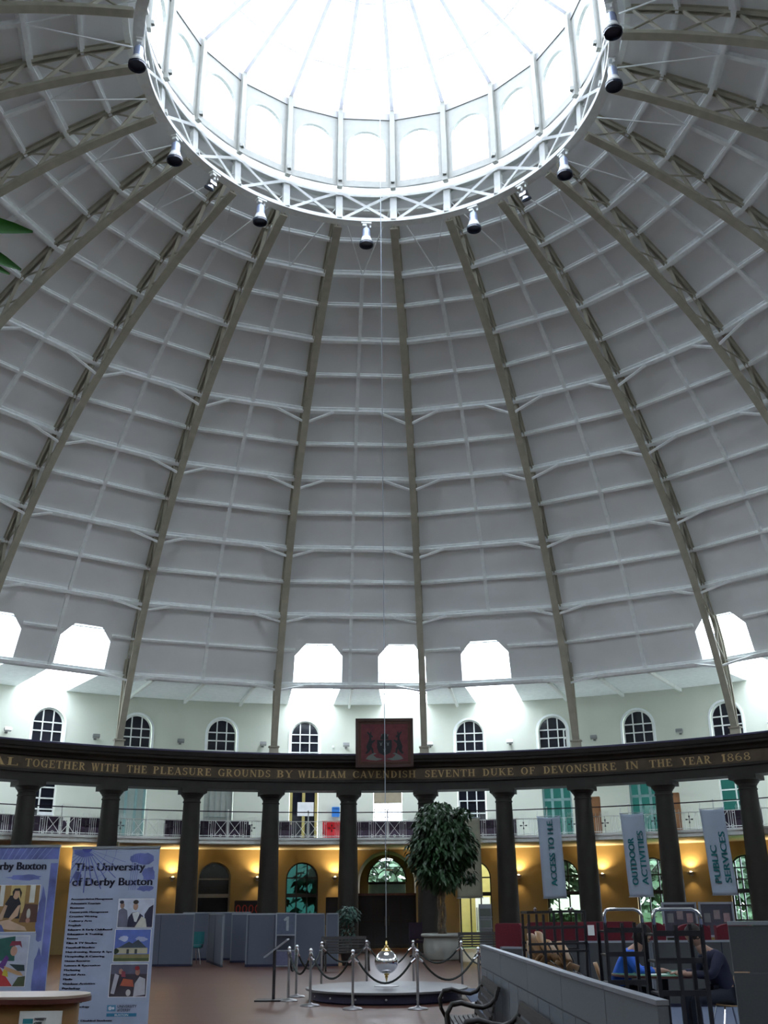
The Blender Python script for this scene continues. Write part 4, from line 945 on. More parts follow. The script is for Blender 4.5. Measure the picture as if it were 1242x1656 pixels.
# ================================================================ LEFT PARTITIONS
def screen(name, label, A, B, h, m='felt', joints=(), group=None, thick=.06, curve=None):
    """upright screen from A to B (floor points)"""
    A, B = Vector((*A, 0)), Vector((*B, 0)); mid = (A + B) / 2; d = (B - A).normalized(); n = Vector((d.y, -d.x, 0)); L = (B - A).length
    t = thing(name, label, 'screen', mid, math.atan2(d.y, d.x), group); X = L / 2
    mb = MB(); mb.box((0, 0, h / 2 + .02), (L - .04, thick * .7, h - .06)); mb.build('panel', MT[m], t, world=False)
    mb = MB(); mb.box((0, 0, h - .015), (L, thick, .03)); mb.build('top_rail', MT['alu'], t, world=False)
    mb = MB(); mb.box((0, 0, .03), (L, thick, .06)); mb.build('base_rail', MT['navyc'], t, world=False)
    for sd in (-1, 1): mb = MB(); mb.box((sd * (X - .015), 0, h / 2), (.03, thick, h)); mb.build('edge_post', MT['felt2'], t, world=False)
    for j in joints: mb = MB(); mb.box((-X + j * L, 0, h / 2), (.012, thick * .9, h - .04)); mb.build('joint', MT['navyc'], t, world=False)
    return t
G1 = 'grey office partitions left of centre'
screen('partition_screen', 'grey-blue office partition right beside the second blue banner', (-7.5, 12.4), (-5.55, 12.4), 1.40, joints=(.5,), group=G1)
screen('partition_screen', 'grey-blue office partition set back behind the teal chair', (-6.6, 16.0), (-4.4, 16.0), 1.42, group=G1)
screen('partition_screen', 'grey-blue office partition standing end-on beside the teal chair', (-5.55, 14.9), (-4.62, 11.8), 1.38, joints=(.5,), group=G1)
screen('partition_screen', 'grey-blue office partition set back between the end-on partition and the long one', (-4.75, 14.2), (-3.4, 14.2), 1.38, group=G1)
screen('partition_screen', 'long grey-blue office partition behind the number stand', (-3.98, 11.9), (-1.75, 11.9), 1.38, joints=(.03, .36), group=G1)
screen('partition_screen', 'narrow grey-blue end partition beside the small potted plant', (-1.72, 11.9), (-1.36, 11.9), 1.38, group=G1)
# stand with the number 1
t = thing('number_stand', 'slim metal stand showing a white number 1, in front of the grey partition', 'sign stand', (-2.83, 11.6, 0))
mb = MB()
for x in (-3.10, -2.56): mb.box((x, 11.6, .70), (.03, .03, 1.40))
for z in (1.385, .82, .42, .03): mb.box((-2.83, 11.6, z), (.54, .03, .03))
mb.build('frame', MT['alu'], t)
mb = MB(); mb.box((-2.83, 11.6, 1.10), (.51, .012, .54)); np_ = mb.build('number_panel', ink((.07, .09, .14)), t)
mb = MB(); mb.prism([(-2.82, .93), (-2.75, .93), (-2.75, 1.30), (-2.81, 1.30), (-2.90, 1.22), (-2.86, 1.18), (-2.82, 1.21)], (0, 11.585, 0), (1, 0, 0), (0, 0, 1), (0, .008, 0)); mb.build('number', ink((.26, .30, .33)), np_)
mb = MB(); mb.box((-2.83, 11.6, .225), (.51, .012, .37)); mb.build('lower_panel', ink((.08, .08, .15)), t)
# teal office chair
def office_chair(name, label, loc, rz, m):
    t = thing(name, label, 'chair', loc, rz)
    mb = MB(); mb.lathe([(.22, .44), (.25, .46), (.25, .50), (.20, .53), (.001, .54)], n=20); mb.build('seat', MT[m], t, world=False, smooth=SM)
    mb = MB()
    pts = [(x * .22, .20 + .05 * (1 - x * x), .72) for x in (-1, -.5, 0, .5, 1)]; mb.path(pts, .04, .34, up=(0, 0, 1)); mb.build('backrest', MT[m], t, world=False)
    for q in range(4):
        an = PI / 4 + q * PI / 2; mb = MB(); mb.tube([(.15 * math.cos(an), .15 * math.sin(an), .45), (.24 * math.cos(an), .24 * math.sin(an), 0)], .014); mb.build('leg', MT['chrome'], t, world=False)
    mb = MB(); mb.tube([(-.2, .15, .45), (-.2, .24, .6)], .012); mb.tube([(.2, .15, .45), (.2, .24, .6)], .012); mb.build('back_frame', MT['black'], t, world=False)
    return t
office_chair('office_chair', 'small teal chair standing in the gap between grey partitions', (-5.75, 13.6, 0), -2.6, 'teal2')
# small potted plant and slatted seat behind
def leaves(mb, c, rad, n, size, droop=.5, seed=1, hollow=.0, wid=.28):
    rnd = random.Random(seed); c = Vector(c)
    for i in range(n):
        while True:
            p = Vector((rnd.uniform(-1, 1), rnd.uniform(-1, 1), rnd.uniform(-1, 1)))
            if hollow < p.length <= 1: break
        p = Vector((p.x * rad[0], p.y * rad[1], p.z * rad[2])); d = Vector((p.x / rad[0] + rnd.uniform(-.6, .6), p.y / rad[1] + rnd.uniform(-.6, .6), rnd.uniform(-.9, .3) - droop * .4)).normalized()
        s = size * rnd.uniform(.6, 1.25); sd = d.cross(Vector((rnd.uniform(-.4, .4), rnd.uniform(-.4, .4), 1))).normalized() * s * wid; q = c + p; bend = Vector((0, 0, -droop * s * .35))
        a, b, t2 = q, q + d * s * .5, q + d * s + bend
        mb.add([a, b + sd, t2, b - sd, b + Vector((0, 0, -.08 * s))], [(0, 1, 4), (1, 2, 4), (2, 3, 4), (3, 0, 4)])
t = thing('potted_plant', 'small blue-green potted plant at the end of the grey partition', 'plant', (-1.12, 12.2, 0))
mb = MB(); mb.lathe([(.15, 0), (.20, .32), (.21, .34), (.18, .34), (.17, .30), (.001, .30)], (-1.12, 12.2, 0), 20); mb.build('pot', MT['wdark'], t, smooth=SM)
mb = MB()
for i in range(9): q = i * .7; mb.tube([(-1.12, 12.2, .3), (-1.12 + .08 * math.cos(q), 12.2 + .08 * math.sin(q), .8), (-1.12 + .22 * math.cos(q), 12.2 + .2 * math.sin(q), 1.3)], .008, 5)
mb.build('stem', MT['bark'], t)
mb = MB(); leaves(mb, (-1.10, 12.2, 1.33), (.33, .30, .26), 420, .11, seed=3); leaves(mb, (-1.12, 12.2, .85), (.2, .2, .4), 200, .10, seed=4); mb.build('foliage', MT['leafc'], t)
def slat_bench(label, loc, rz, L=1.5, name='slatted_bench', mt='wdark', group='slatted garden benches indoors', dy=.62, hb=.0):
    t = thing(name, label, 'bench', loc, rz, group); X = L / 2
    mb = MB()
    for i in range(7): mb.box((0, -.24 + i * .078, .42 + .012 * abs(i - 3) / 3), (L, .058, .022))
    mb.build('seat_slats', MT[mt], t, world=False)
    mb = MB(); R = Matrix.Rotation(-.28, 3, 'X')
    for i in range(5): mb.box((0, .27 + .028 * i * 1.05, .50 + i * .088), (L, .022, .062), R)
    mb.box((0, .425, .90), (L, .05, .05), R); mb.build('back_slats', MT[mt], t, world=False)
    for s in (-1, 1):
        x = s * (X - .03)
        mb = MB(); c = [(x, -.26, .42), (x, -.33, .52), (x, -.35, .64), (x, -.28, .735), (x, -.14, .755), (x, .04, .715), (x, .18, .70), (x, .29, .73), (x, .38, .80), (x, .41, .88)]
        mb.path(c, .05, .042, up=(0, -.3, 1) ) if False else mb.tube(c, [.024, .03, .034, .034, .032, .028, .028, .03, .03, .03], 8); mb.build('armrest', MT[mt], t, world=False, smooth=True)
        mb = MB(); mb.tube([(x, -.26, .43), (x, -.24, .3), (x, -.28, .1), (x, -.32, 0)], .026); mb.build('leg', MT[mt], t, world=False, smooth=True)
        mb = MB(); mb.tube([(x, .28, .60), (x, .26, .42), (x, .28, .2), (x, .36, 0)], .026); mb.build('leg', MT[mt], t, world=False, smooth=True)
        mb = MB(); mb.bar((x, -.26, .40), (x, .27, .40), .04, .05); mb.build('seat_frame', MT[mt], t, world=False)
    for ch in t.children:
        for v_ in ch.data.vertices:
            v_.co.y *= dy
            if v_.co.z > .44: v_.co.z = .44 + (v_.co.z - .44) * .77
    return t
slat_bench('dark slatted bench behind the ropes, in front of the small potted plant', (-1.05, 9.6, 0), .25, 1.2)
slat_bench('dark slatted bench against the curved grey screen, farther of the two near benches', (.90, -7.85, 0), -PI / 2, 1.7)
slat_bench('dark slatted bench cut off by the bottom edge, nearer of the two near benches', (.93, -11.05, 0), -PI / 2 , 1.7)
slat_bench('dark slatted bench seen past the white urn at the right', (2.75, 13.2, 0), 0, 1.3)

# ================================================================ TREE IN THE WHITE URN
UX, UY = 1.70, 14.9
t = thing('urn_planter', 'large white round urn planter with a rolled rim, holding the tree', 'planter', (UX, UY, 0))
mb = MB(); mb.lathe([(.50, 0), (.55, .03), (.57, .10), (.60, .28), (.605, .45), (.58, .58), (.575, .64), (.62, .67)], (UX, UY, 0), 40); mb.build('bowl', MT['urn'], t, smooth=SM)
mb = MB(); mb.lathe([(.60, .66), (.655, .67), (.67, .71), (.655, .75), (.60, .76), (.54, .75), (.52, .66)], (UX, UY, 0), 40, cap=False); mb.build('rim', MT['urn'], t, smooth=True)
mb = MB(); mb.lathe([(.55, .66), (.001, .68)], (UX, UY, 0), 30, cap=False); mb.build('soil', MT['soil'], t)
t = thing('indoor_tree', 'tall dark green indoor tree growing out of the white urn', 'tree', (UX, UY, .68))
mb = MB()
for i in range(3):
    q = i * 2.1; pts = [(UX + .10 * math.cos(q + k * .9), UY + .10 * math.sin(q + k * .9), .64 + k * .30) for k in range(7)]; mb.tube(pts, [.06, .055, .05, .05, .045, .045, .04], 8)
mb.build('trunk', MT['bark'], t, smooth=True)
mb = MB(); rnd = random.Random(5); BR = []
for i in range(26):
    q = rnd.uniform(0, 2 * PI); r = rnd.uniform(.4, .95); z = rnd.uniform(2.4, 4.5); p = Vector((UX + r * math.cos(q), UY + r * math.sin(q), z)); BR.append(p)
    mb.tube([(UX, UY, 2.2), (UX + r * .4 * math.cos(q), UY + r * .4 * math.sin(q), (2.2 + z) / 2 + .3), p], [.03, .02, .008], 6)
mb.build('branches', MT['bark'], t, smooth=True)
mb = MB(); TC = (UX, UY, 3.45)
leaves(mb, (UX, UY, 3.95), (.80, .80, .80), 1500, .20, 1.0, 11, .45); leaves(mb, (UX - .12, UY, 3.15), (.95, .9, .85), 1700, .21, 1.0, 12, .4); leaves(mb, (UX + .15, UY, 3.4), (1.0, .9, .85), 1200, .21, 1.0, 13, .5)
leaves(mb, (UX, UY, 2.5), (.70, .7, .45), 650, .22, 1.2, 14, .3); leaves(mb, (UX, UY, 3.5), (.7, .7, 1.1), 500, .2, .8, 15)
for p in BR: leaves(mb, p, (.22, .22, .22), 60, .20, 1.0, int(p.x * 1000) % 97)
mb.build('foliage', MT['leaf'], t)
# things at the foot of the right wall
t = thing('office_chair', 'dark swivel chair by the entrance doors behind the pendulum', 'chair', (1.0, 16.8, 0), .4)
mb = MB(); mb.box((0, 0, .48), (.48, .46, .08)); mb.build('seat', MT['sofa'], t, world=False)
mb = MB(); mb.box((0, .22, .80), (.46, .07, .50)); mb.build('backrest', MT['sofa'], t, world=False)
mb = MB(); mb.tube([(0, 0, .44), (0, 0, .08)], .03); mb.build('pole', MT['black'], t, world=False)
for q in range(5): an = q * 2 * PI / 5; mb = MB(); mb.bar((0, 0, .08), (.28 * math.cos(an), .28 * math.sin(an), .04), .04, .04); mb.ball((.28 * math.cos(an), .28 * math.sin(an), .03), .03, 8); mb.build('leg', MT['black'], t, world=False)
t = thing('rack', 'grey literature rack beside the yellow arch, right of the cream banner', 'rack', (3.25, 17.2, 0))
mb = MB(); mb.box((3.25, 17.25, .8), (.42, .05, 1.6)); mb.build('back_panel', MT['alu'], t)
for z in (.5, .85, 1.2): mb = MB(); mb.box((3.25, 17.15, z), (.42, .16, .03)); mb.build('shelf', MT['alu'], t); mb = MB(); mb.box((3.25, 17.14, z + .14), (.36, .03, .24)); mb.build('leaflets', MT['crest_gr'], t)

# ================================================================ BLUE DISPLAY BANNERS, DESK
def display(name, label, x1, w, z1, y, rz=0.0):
    t = thing(name, label, 'banner', (x1, y, 0), rz, 'blue display banners at the left')
    mb = MB(); mb.box((w / 2, .02, .04), (w, .22, .08)); mb.build('base', MT['alu'], t, world=False)
    mb = MB(); mb.box((w / 2, .0, (z1 + .08) / 2), (w, .012, z1 - .08)); mb.build('print_sheet', MT['ban2'], t, world=False)
    mb = MB(); mb.box((w / 2, 0, z1 + .005), (w + .01, .03, .025)); mb.build('top_rail', MT['alu'], t, world=False)
    mb = MB(); mb.tube([(w / 2, .04, .05), (w / 2, .04, z1 + .03)], .010); mb.tube([(w / 2, .04, z1 + .03), (w / 2, .04, z1 + .06)], .014); mb.build('rear_pole', MT['chrome'], t, world=False)
    return t
def flat(t, nm, polys, y=-.009):
    """printed shapes: list of (colour or material key, outline)"""
    mb = MB(); ms = []; keys = []
    for i, (c, pts) in enumerate(polys):
        if c not in keys: keys.append(c); ms.append(MT[c] if isinstance(c, str) else ink(c))
        mb.cur = keys.index(c); yy = y - .0003 * i
        mb.poly([(p[0], yy, p[1]) for p in pts])
    return mb.build(nm, ms, t, world=False)
def rct(x0, z0, x1, z1): return [(x0, z0), (x1, z0), (x1, z1), (x0, z1)]
def cir(x, z, r, rz=None, n=14): return [(x + r * math.cos(2 * PI * i / n), z + (rz or r) * math.sin(2 * PI * i / n)) for i in range(n)]
def blob(x, z, r, rz, seed, n=18):
    rn = random.Random(seed); return [(x + r * rn.uniform(.7, 1.1) * math.cos(2 * PI * i / n), z + rz * rn.uniform(.7, 1.1) * math.sin(2 * PI * i / n)) for i in range(n)]
def T3(t, txt, size, x, z, key='navy', squeeze=None, bold=0.0, nm='lettering'):
    mb = MB(); place_text(mb, txt, size, (x, -.0085, z), (1, 0, 0), (0, 0, 1), (0, -1, 0), squeeze=squeeze, bold=bold); return mb.build(nm, MT[key], t, world=False)
BY = -8.2
# second banner with the course list
K = .00150
b2 = display('display_banner', 'blue and white display banner with a heading, a long list and three small photographs', -3.06, .885, 2.09, BY)
X = lambda x: (x - 470) * K
Z = lambda y: 2.09 - (y - 62) * K
pl = [('ban3', [(X(480), Z(72)), (X(560), Z(72)), (X(620), Z(110)), (X(540), Z(120)), (X(485), Z(100))]), ('ban3', blob(X(950), Z(130), .14, .06, 3)), ('ban3', blob(X(1000), Z(230), .07, .08, 4)), ('ban3', blob(X(980), Z(320), .09, .03, 5)), ('ban3', blob(X(520), Z(240), .05, .05, 8))]
cx, cz = X(570), Z(66)
for i in range(15):
    a = PI + (i + .5) * PI / 15; L = 280 * K * (1 if i % 2 else .85); L = min(L, (cz - Z(345)) / max(.05, -math.sin(a))); ex, ez = cx + L * math.cos(a), cz + L * math.sin(a)
    if ex < .004: f = (cx - .004) / (cx - ex); ex, ez = .004, cz + (ez - cz) * f
    pl.append((navyb := (.10, .13, .42), [(cx - .003, cz), (cx + .003, cz), (ex + .0055, ez), (ex - .0055, ez)]))
pl.append(((.08, .10, .40), [(cx + .05 * math.cos(PI + i * PI / 8), cz + .035 * math.sin(PI + i * PI / 8)) for i in range(9)]))
for i in range(4): x0 = X(870 + i * 14); pl.append(((.10, .13, .42), [(x0, Z(330)), (x0 + .004, Z(330)), (x0 + .03, Z(100)), (x0 + .026, Z(100))]))
for r_ in (.20, .30): 
    for i in range(12): a = PI + i * PI / 12; b = a + PI / 12 * .9; q = [(cx + rr * math.cos(s), cz + rr * math.sin(s)) for rr, s in ((r_, a), (r_ + .004, a), (r_ + .004, b), (r_, b))]; pl.append(((.16, .20, .50), [(max(.003, x), z) for x, z in q]))
flat(b2, 'sunburst_print', pl, -.0072)
T3(b2, 'The University', .105, X(497), Z(206), squeeze=(970 - 497) * K, bold=.004, nm='heading_lettering')
T3(b2, 'of Derby Buxton', .105, X(490), Z(300), squeeze=(1025 - 490) * K, bold=.004, nm='heading_lettering')
LST = ['Accommodation Management', 'Adventure Tourism', 'Business', 'Countryside Management', 'Creative Writing', 'Culinary Arts', 'English', 'Educare & Early Childhood', 'Education & Training', 'Events', 'Film & TV Studies', 'Football Studies', 'Hairdressing, Beauty & Spa', 'Hospitality & Catering', 'Human Resource', 'Leisure & Recreation', 'Marketing', 'Martial Arts', 'Media', 'Outdoor Activities', 'Psychology', 'Public Relations', 'Public Services', 'Rural Sector', 'Sport Psychology', '', '', 'Support for Disabled Students']
for i, s_ in enumerate(LST):
    if s_: T3(b2, s_, .0235, X(492), Z(389 + i * 27.0), squeeze=len(s_) * .0174, bold=.0022, nm='list_line')
def photo_frame(t, x0, z0, x1, z1, polys, nm='photograph'):
    return flat(t, nm, [((.7, .72, .74), rct(x0 - .006, z0 - .006, x1 + .006, z1 + .006))] + [(c, [(min(max(px, x0), x1), min(max(pz, z0), z1)) for px, pz in p]) for c, p in polys], -.0075)
# photo: people in dark and white robes
x0, z0, x1, z1 = X(815), Z(560), X(1045), Z(388); w_, h_ = x1 - x0, z1 - z0; R_ = lambda a, b: (x0 + a * w_, z0 + b * h_)
fx = lambda l: [R_(a, b) for a, b in l]
photo_frame(b2, x0, z0, x1, z1, [((.50, .55, .68), rct(x0, z0, x1, z1)), ((.30, .33, .38), rct(x0, z0, x1, z0 + .3 * h_)), ((.14, .15, .22), fx([(0, 0), (.32, 0), (.25, .6), (.12, .7), (0, .6)])), ((.30, .20, .16), cir(*R_(.10, .78), .022, .03)), ((.04, .04, .06), cir(*R_(.08, .90), .022, .016)),
  ((.03, .03, .07), fx([(.28, 0), (.75, 0), (.72, .4), (.55, .55), (.40, .52), (.30, .35)])), ((.65, .68, .72), fx([(.40, .50), (.48, .20), (.54, .18), (.62, .48), (.56, .55)])), ((.40, .26, .20), cir(*R_(.49, .74), .025, .034)), ((.04, .03, .03), cir(*R_(.49, .90), .027, .02)), ((.03, .03, .07), fx([(.80, 0), (1, 0), (1, .8), (.88, .7), (.76, .45)])), ((.55, .55, .50), fx([(.5, 0), (.85, 0), (.8, .3), (.68, .38)]))])
# photo: domed building under a blue sky
x0, z0, x1, z1 = X(808), Z(766), X(1040), Z(575); w_, h_ = x1 - x0, z1 - z0
photo_frame(b2, x0, z0, x1, z1, [((.10, .16, .50), rct(x0, z0, x1, z1)), ((.45, .50, .68), blob(*R_(.25, .72), .05, .03, 21)), ((.35, .40, .62), blob(*R_(.75, .7), .06, .025, 22)), ((.07, .10, .04), rct(x0, z0, x1, z0 + .16 * h_)), ((.22, .20, .10), rct(x0, z0 + .10 * h_, x1, z0 + .22 * h_)), ((.05, .07, .10), fx([(.10, .42), (.40, .62), (.50, .56), (.66, .68), (.90, .44), (.96, .40), (.05, .40)])),
  ((.42, .40, .30), fx([(.06, .24), (.94, .24), (.94, .42), (.06, .42)])), ((.03, .05, .03), blob(*R_(.05, .32), .03, .03, 23)), ((.04, .05, .05), fx([(.35, .24), (.42, .24), (.42, .38), (.35, .38)])), ((.04, .05, .05), fx([(.58, .24), (.65, .24), (.65, .38), (.58, .38)]))])
# photo: group at a table
x0, z0, x1, z1 = X(797), Z(975), X(1035), Z(785); w_, h_ = x1 - x0, z1 - z0
photo_frame(b2, x0, z0, x1, z1, [((.05, .04, .06), rct(x0, z0, x1, z1)), ((.10, .10, .16), rct(x0, z0 + .7 * h_, x1, z1)), ((.40, .10, .06), fx([(.28, .34), (.66, .30), (.62, .52), (.36, .56)])), ((.45, .46, .52), fx([(.66, 0), (.98, .06), (.96, .55), (.80, .62), (.68, .40)])), ((.35, .20, .16), cir(*R_(.28, .78), .02, .025)), ((.35, .18, .14), cir(*R_(.74, .76), .024, .03)), ((.30, .03, .04), cir(*R_(.72, .88), .024, .02)), ((.42, .42, .5), fx([(.04, .1), (.14, .08), (.24, .66), (.12, .72)])), ((.5, .5, .52), cir(*R_(.52, .12), .024, .03)), ((.25, .05, .08), fx([(.30, .62), (.42, .60), (.40, .78), (.30, .8)]))])
def logo(t, x, z, k=1.0):
    flat(t, 'logo', [((.08, .25, .42), rct(x, z + .045 * k, x + .085 * k, z + .10 * k)), ((.60, .66, .75), cir(x + .03 * k, z + .072 * k, .018 * k)), ((.60, .66, .75), cir(x + .06 * k, z + .072 * k, .012 * k)), ((.03, .20, .36), rct(x, z, x + .29 * k, z + .028 * k))], -.0075)
    T3(t, 'UNIVERSITY', .034 * k, x + .10 * k, z + .076 * k, squeeze=.185 * k, nm='logo_text'); T3(t, 'of DERBY', .034 * k, x + .10 * k, z + .044 * k, squeeze=.13 * k, nm='logo_text'); T3(t, 'BUXTON', .024 * k, x + .08 * k, z + .005 * k, 'paper', squeeze=.13 * k, nm='logo_text')
logo(b2, X(792), Z(1090))
# first banner, partly outside the frame
b1 = display('display_banner', 'wider blue display banner at the left edge with two photographs', -4.56, 1.36, 2.11, BY + .02)
X = lambda x: 1.36 - (410 - x) * K; Z = lambda y: 2.11 - (y - 44) * K
flat(b1, 'sunburst_print', [('ban3', rct(.02, Z(125), 1.355, Z(48))), ('ban3', blob(X(200), Z(240), .20, .03, 31)), ('ban3', rct(X(360), Z(1000), X(408), Z(150))), ('ban3', blob(X(330), Z(500), .045, .30, 32)), ('ban3', blob(X(345), Z(850), .05, .25, 33)), ((.46, .40, .52), rct(.02, Z(1060), X(260), Z(930))), ((.55, .55, .62), cir(X(92), Z(980), .065))] + [((.25, .32, .62), [(X(20 + i * 40), Z(125)), (X(24 + i * 40), Z(125)), (X(60 + i * 44), Z(50)), (X(54 + i * 44), Z(50))]) for i in range(8)], -.0072)
T3(b1, 'University of Derby Buxton', .105, .07, Z(190), squeeze=X(330) - .07, bold=.004, nm='heading_lettering')
x0, z0, x1, z1 = X(12), Z(578), X(305), Z(290); w_, h_ = x1 - x0, z1 - z0
photo_frame(b1, x0, z0, x1, z1, [((.28, .17, .06), rct(x0, z0, x1, z1)), ((.50, .38, .16), fx([(.34, .40), (.68, .40), (.68, 1), (.34, 1)])), ((.62, .64, .62), fx([(.10, .55), (.20, .55), (.20, 1), (.10, 1)])), ((.62, .64, .60), fx([(.78, .62), (.90, .62), (.90, 1), (.78, 1)])), ((.10, .05, .04), fx([(.60, .2), (1, .2), (1, .58), (.7, .6)])),
  ((.015, .015, .025), fx([(.24, .30), (.60, .28), (.60, .60), (.52, .78), (.34, .78), (.24, .60)])), ((.50, .32, .22), cir(*R_(.47, .80), .032, .045)), ((.02, .015, .015), [R_(a, b) for a, b in ((.38, .86), (.42, .93), (.54, .94), (.60, .84), (.58, .70), (.54, .88), (.44, .88), (.40, .72))]), ((.50, .34, .24), fx([(.24, .58), (.30, .56), (.22, .26), (.12, .24), (.14, .32)])), ((.50, .34, .24), fx([(.54, .56), (.60, .58), (.56, .34), (.38, .22), (.36, .28)])),
  ((.55, .40, .30), fx([(.05, .20), (.35, .26), (.75, .10), (.8, .02), (.4, .04), (.05, .10)])), ((.09, .12, .32), fx([(0, 0), (.3, 0), (.22, .14), (.06, .22), (0, .2)])), ((.45, .45, .42), cir(*R_(.80, .38), .02, .05)), ((.4, .2, .15), cir(*R_(.80, .24), .022, .025))])
x0, z0, x1, z1 = X(-60), Z(905), X(270), Z(605); w_, h_ = x1 - x0, z1 - z0
photo_frame(b1, x0, z0, x1, z1, [((.42, .46, .58), rct(x0, z0, x1, z1)), ((.02, .10, .09), fx([(.42, .5), (.75, .5), (.72, 1), (.40, .95)])), ((.45, .04, .05), fx([(0, 0), (.76, 0), (.55, .28), (.40, .48), (.26, .52), (.1, .45), (0, .3)])), ((.50, .22, .18), cir(*R_(.26, .66), .04, .05)), ((.05, .03, .04), cir(*R_(.18, .76), .042, .03)), ((.16, .05, .25), cir(*R_(.30, .86), .05, .022)), ((.45, .26, .20), cir(*R_(.72, .70), .034, .045)), ((.20, .03, .06), fx([(.62, .80), (.66, .90), (.84, .90), (.88, .76), (.82, .82)])),
  ((.12, .04, .22), fx([(.44, .40), (.58, .62), (.64, .56), (.56, .34)])), ((.50, .30, .16), fx([(.56, .40), (.90, .28), (.96, .20), (.84, .22), (.58, .32)])), ((.50, .42, .05), fx([(.54, .22), (.66, .18), (.64, .30), (.56, .34)])), ((.02, .04, .05), fx([(.66, .44), (.96, .42), (.98, .30), (.84, .30)])), ((.06, .08, .04), fx([(.76, .0), (1, 0), (1, .2), (.86, .18)]))])
# reception desk
dk = thing('reception_desk', 'orange-brown veneered reception desk with a pale rounded counter at the bottom left', 'desk', (-2.4, -13.3, 0))
def stad(x0, x1, y0, y1, r, n=10):
    return [(x0, y0)] + [(x1 - r + r * math.cos(-PI / 2 + PI / 2 * i / n), y0 + r + r * math.sin(-PI / 2 + PI / 2 * i / n)) for i in range(n + 1)] + [(x1 - r + r * math.cos(PI / 2 * i / n), y1 - r + r * math.sin(PI / 2 * i / n)) for i in range(n + 1)] + [(x0, y1)]
mb = MB(); mb.prism(stad(-3.6, -1.42, -13.46, -13.12, .16), (0, 0, 0), (1, 0, 0), (0, 1, 0), (0, 0, 1.07)); mb.build('body', MT['worange'], dk, smooth=SM)
mb = MB(); mb.prism(stad(-3.65, -1.36, -13.50, -13.10, .19), (0, 0, 1.07), (1, 0, 0), (0, 1, 0), (0, 0, .022)); mb.build('edge_band', MT['wred'], dk, smooth=SM)
mb = MB(); mb.prism(stad(-3.65, -1.365, -13.495, -13.10, .19), (0, 0, 1.092), (1, 0, 0), (0, 1, 0), (0, 0, .012)); mb.build('counter_top', MT['pale'], dk, smooth=SM)
sg = thing('desk_sign', 'small white sign with a teal logo on the front of the reception desk', 'sign', (-1.635, -13.465, .74))
mb = MB(); mb.box((.09, -.01, .12), (.21, .006, .36)); mb.build('card', MT['paper'], sg, world=False)
mb = MB(); mb.box((.03, -.0145, .255), (.05, .002, .022)); mb.box((.045, -.0145, .228), (.095, .002, .008)); mb.build('logo', MT['teal3'], sg, world=False)
mb = MB(); place_text(mb, 'UNIVERSITY', .017, (.06, -.0145, .258), (1, 0, 0), (0, 0, 1), (0, -1, 0), squeeze=.06); place_text(mb, 'of DERBY', .017, (.06, -.0145, .240), (1, 0, 0), (0, 0, 1), (0, -1, 0), squeeze=.04); mb.build('logo_text', MT['navy'], sg, world=False)
t = thing('side_table', 'pale round low table top beside the reception desk at the bottom edge', 'table', (-1.75, -12.38, 0))
mb = MB(); mb.lathe([(.60, .74), (.62, .745), (.62, .77), (.60, .775), (.001, .776)], (-1.75, -12.38, 0), 48); mb.build('table_top', MT['pale'], t, smooth=SM)
mb = MB(); mb.tube([(-1.75, -12.38, .03), (-1.75, -12.38, .74)], .04); mb.build('pole', MT['steel'], t); mb = MB(); mb.lathe([(.28, 0), (.28, .015), (.05, .03)], (-1.75, -12.38, 0), 28); mb.build('base', MT['steel'], t)

# ================================================================ RIGHT HAND SIDE
# long curved grey screen wall
CP = [(1.22, -6.3), (1.26, -8.2), (1.30, -10.0), (1.33, -11.6), (1.37, -12.9), (1.42, -13.9)]
for i, (A, B) in enumerate(zip(CP, CP[1:])):
    lb = ['grey felt desk screen farthest along the near screen wall', 'grey felt desk screen behind the farther near bench', 'grey felt desk screen just past the farther near bench', 'grey felt desk screen beside the nearer near bench', 'grey felt desk screen at the near end of the screen wall'][i]
    t = thing('desk_screen', lb, 'screen', (A[0], A[1], 0), 0, 'grey felt screens of the near screen wall')
    A3, B3 = Vector((*A, 0)), Vector((*B, 0)); d = (B3 - A3).normalized(); q = 1.10; up = Vector((0, 0, 1))
    seg = lambda z0, z1, th, e=0.0: (A3 + d * .006 + up * (z0 + z1) / 2, B3 - d * .006 + up * (z0 + z1) / 2, th, z1 - z0)
    for nm, zz0, zz1, th, mm in (('lower_panel', .05, .86, .05, 'felt2'), ('upper_panel', .87, 1.075, .05, 'felt2'), ('top_rail', 1.078, 1.10, .06, 'alu'), ('base_rail', 0, .05, .06, 'navyc')):
        mb = MB(); mb.bar(*seg(zz0, zz1, th)); mb.build(nm, MT[mm], t)
    for f in (.33, .66): mb = MB(); c = A3.lerp(B3, f); mb.box(c + up * .455, (.053, .006, .81)); mb.build('seam', MT['navyc'], t)
# tall grey screen at the right edge
t = thing('desk_screen', 'tall grey felt screen filling the lower right corner', 'screen', (2.9, -11.6, 0))
A3, B3 = Vector((2.46, -11.6, 0)), Vector((3.9, -11.9, 0))
for nm, a_, b_, th, mm in (('lower_panel', .05, 1.08, .05, 'felt3'), ('upper_panel', 1.09, 1.37, .05, 'felt3'), ('top_rail', 1.375, 1.40, .065, 'alu'), ('base_rail', 0, .05, .06, 'navyc')):
    mb = MB(); mb.bar(A3 + Vector((0, 0, (a_ + b_) / 2)), B3 + Vector((0, 0, (a_ + b_) / 2)), th, b_ - a_); mb.build(nm, MT[mm], t)
# carpet of the study area
m = MB(); m.box2((1.5, -13.5, 0), (9.0, 3.0, .012)); m.build('floor_carpet', MT['carpet'], kind='structure')
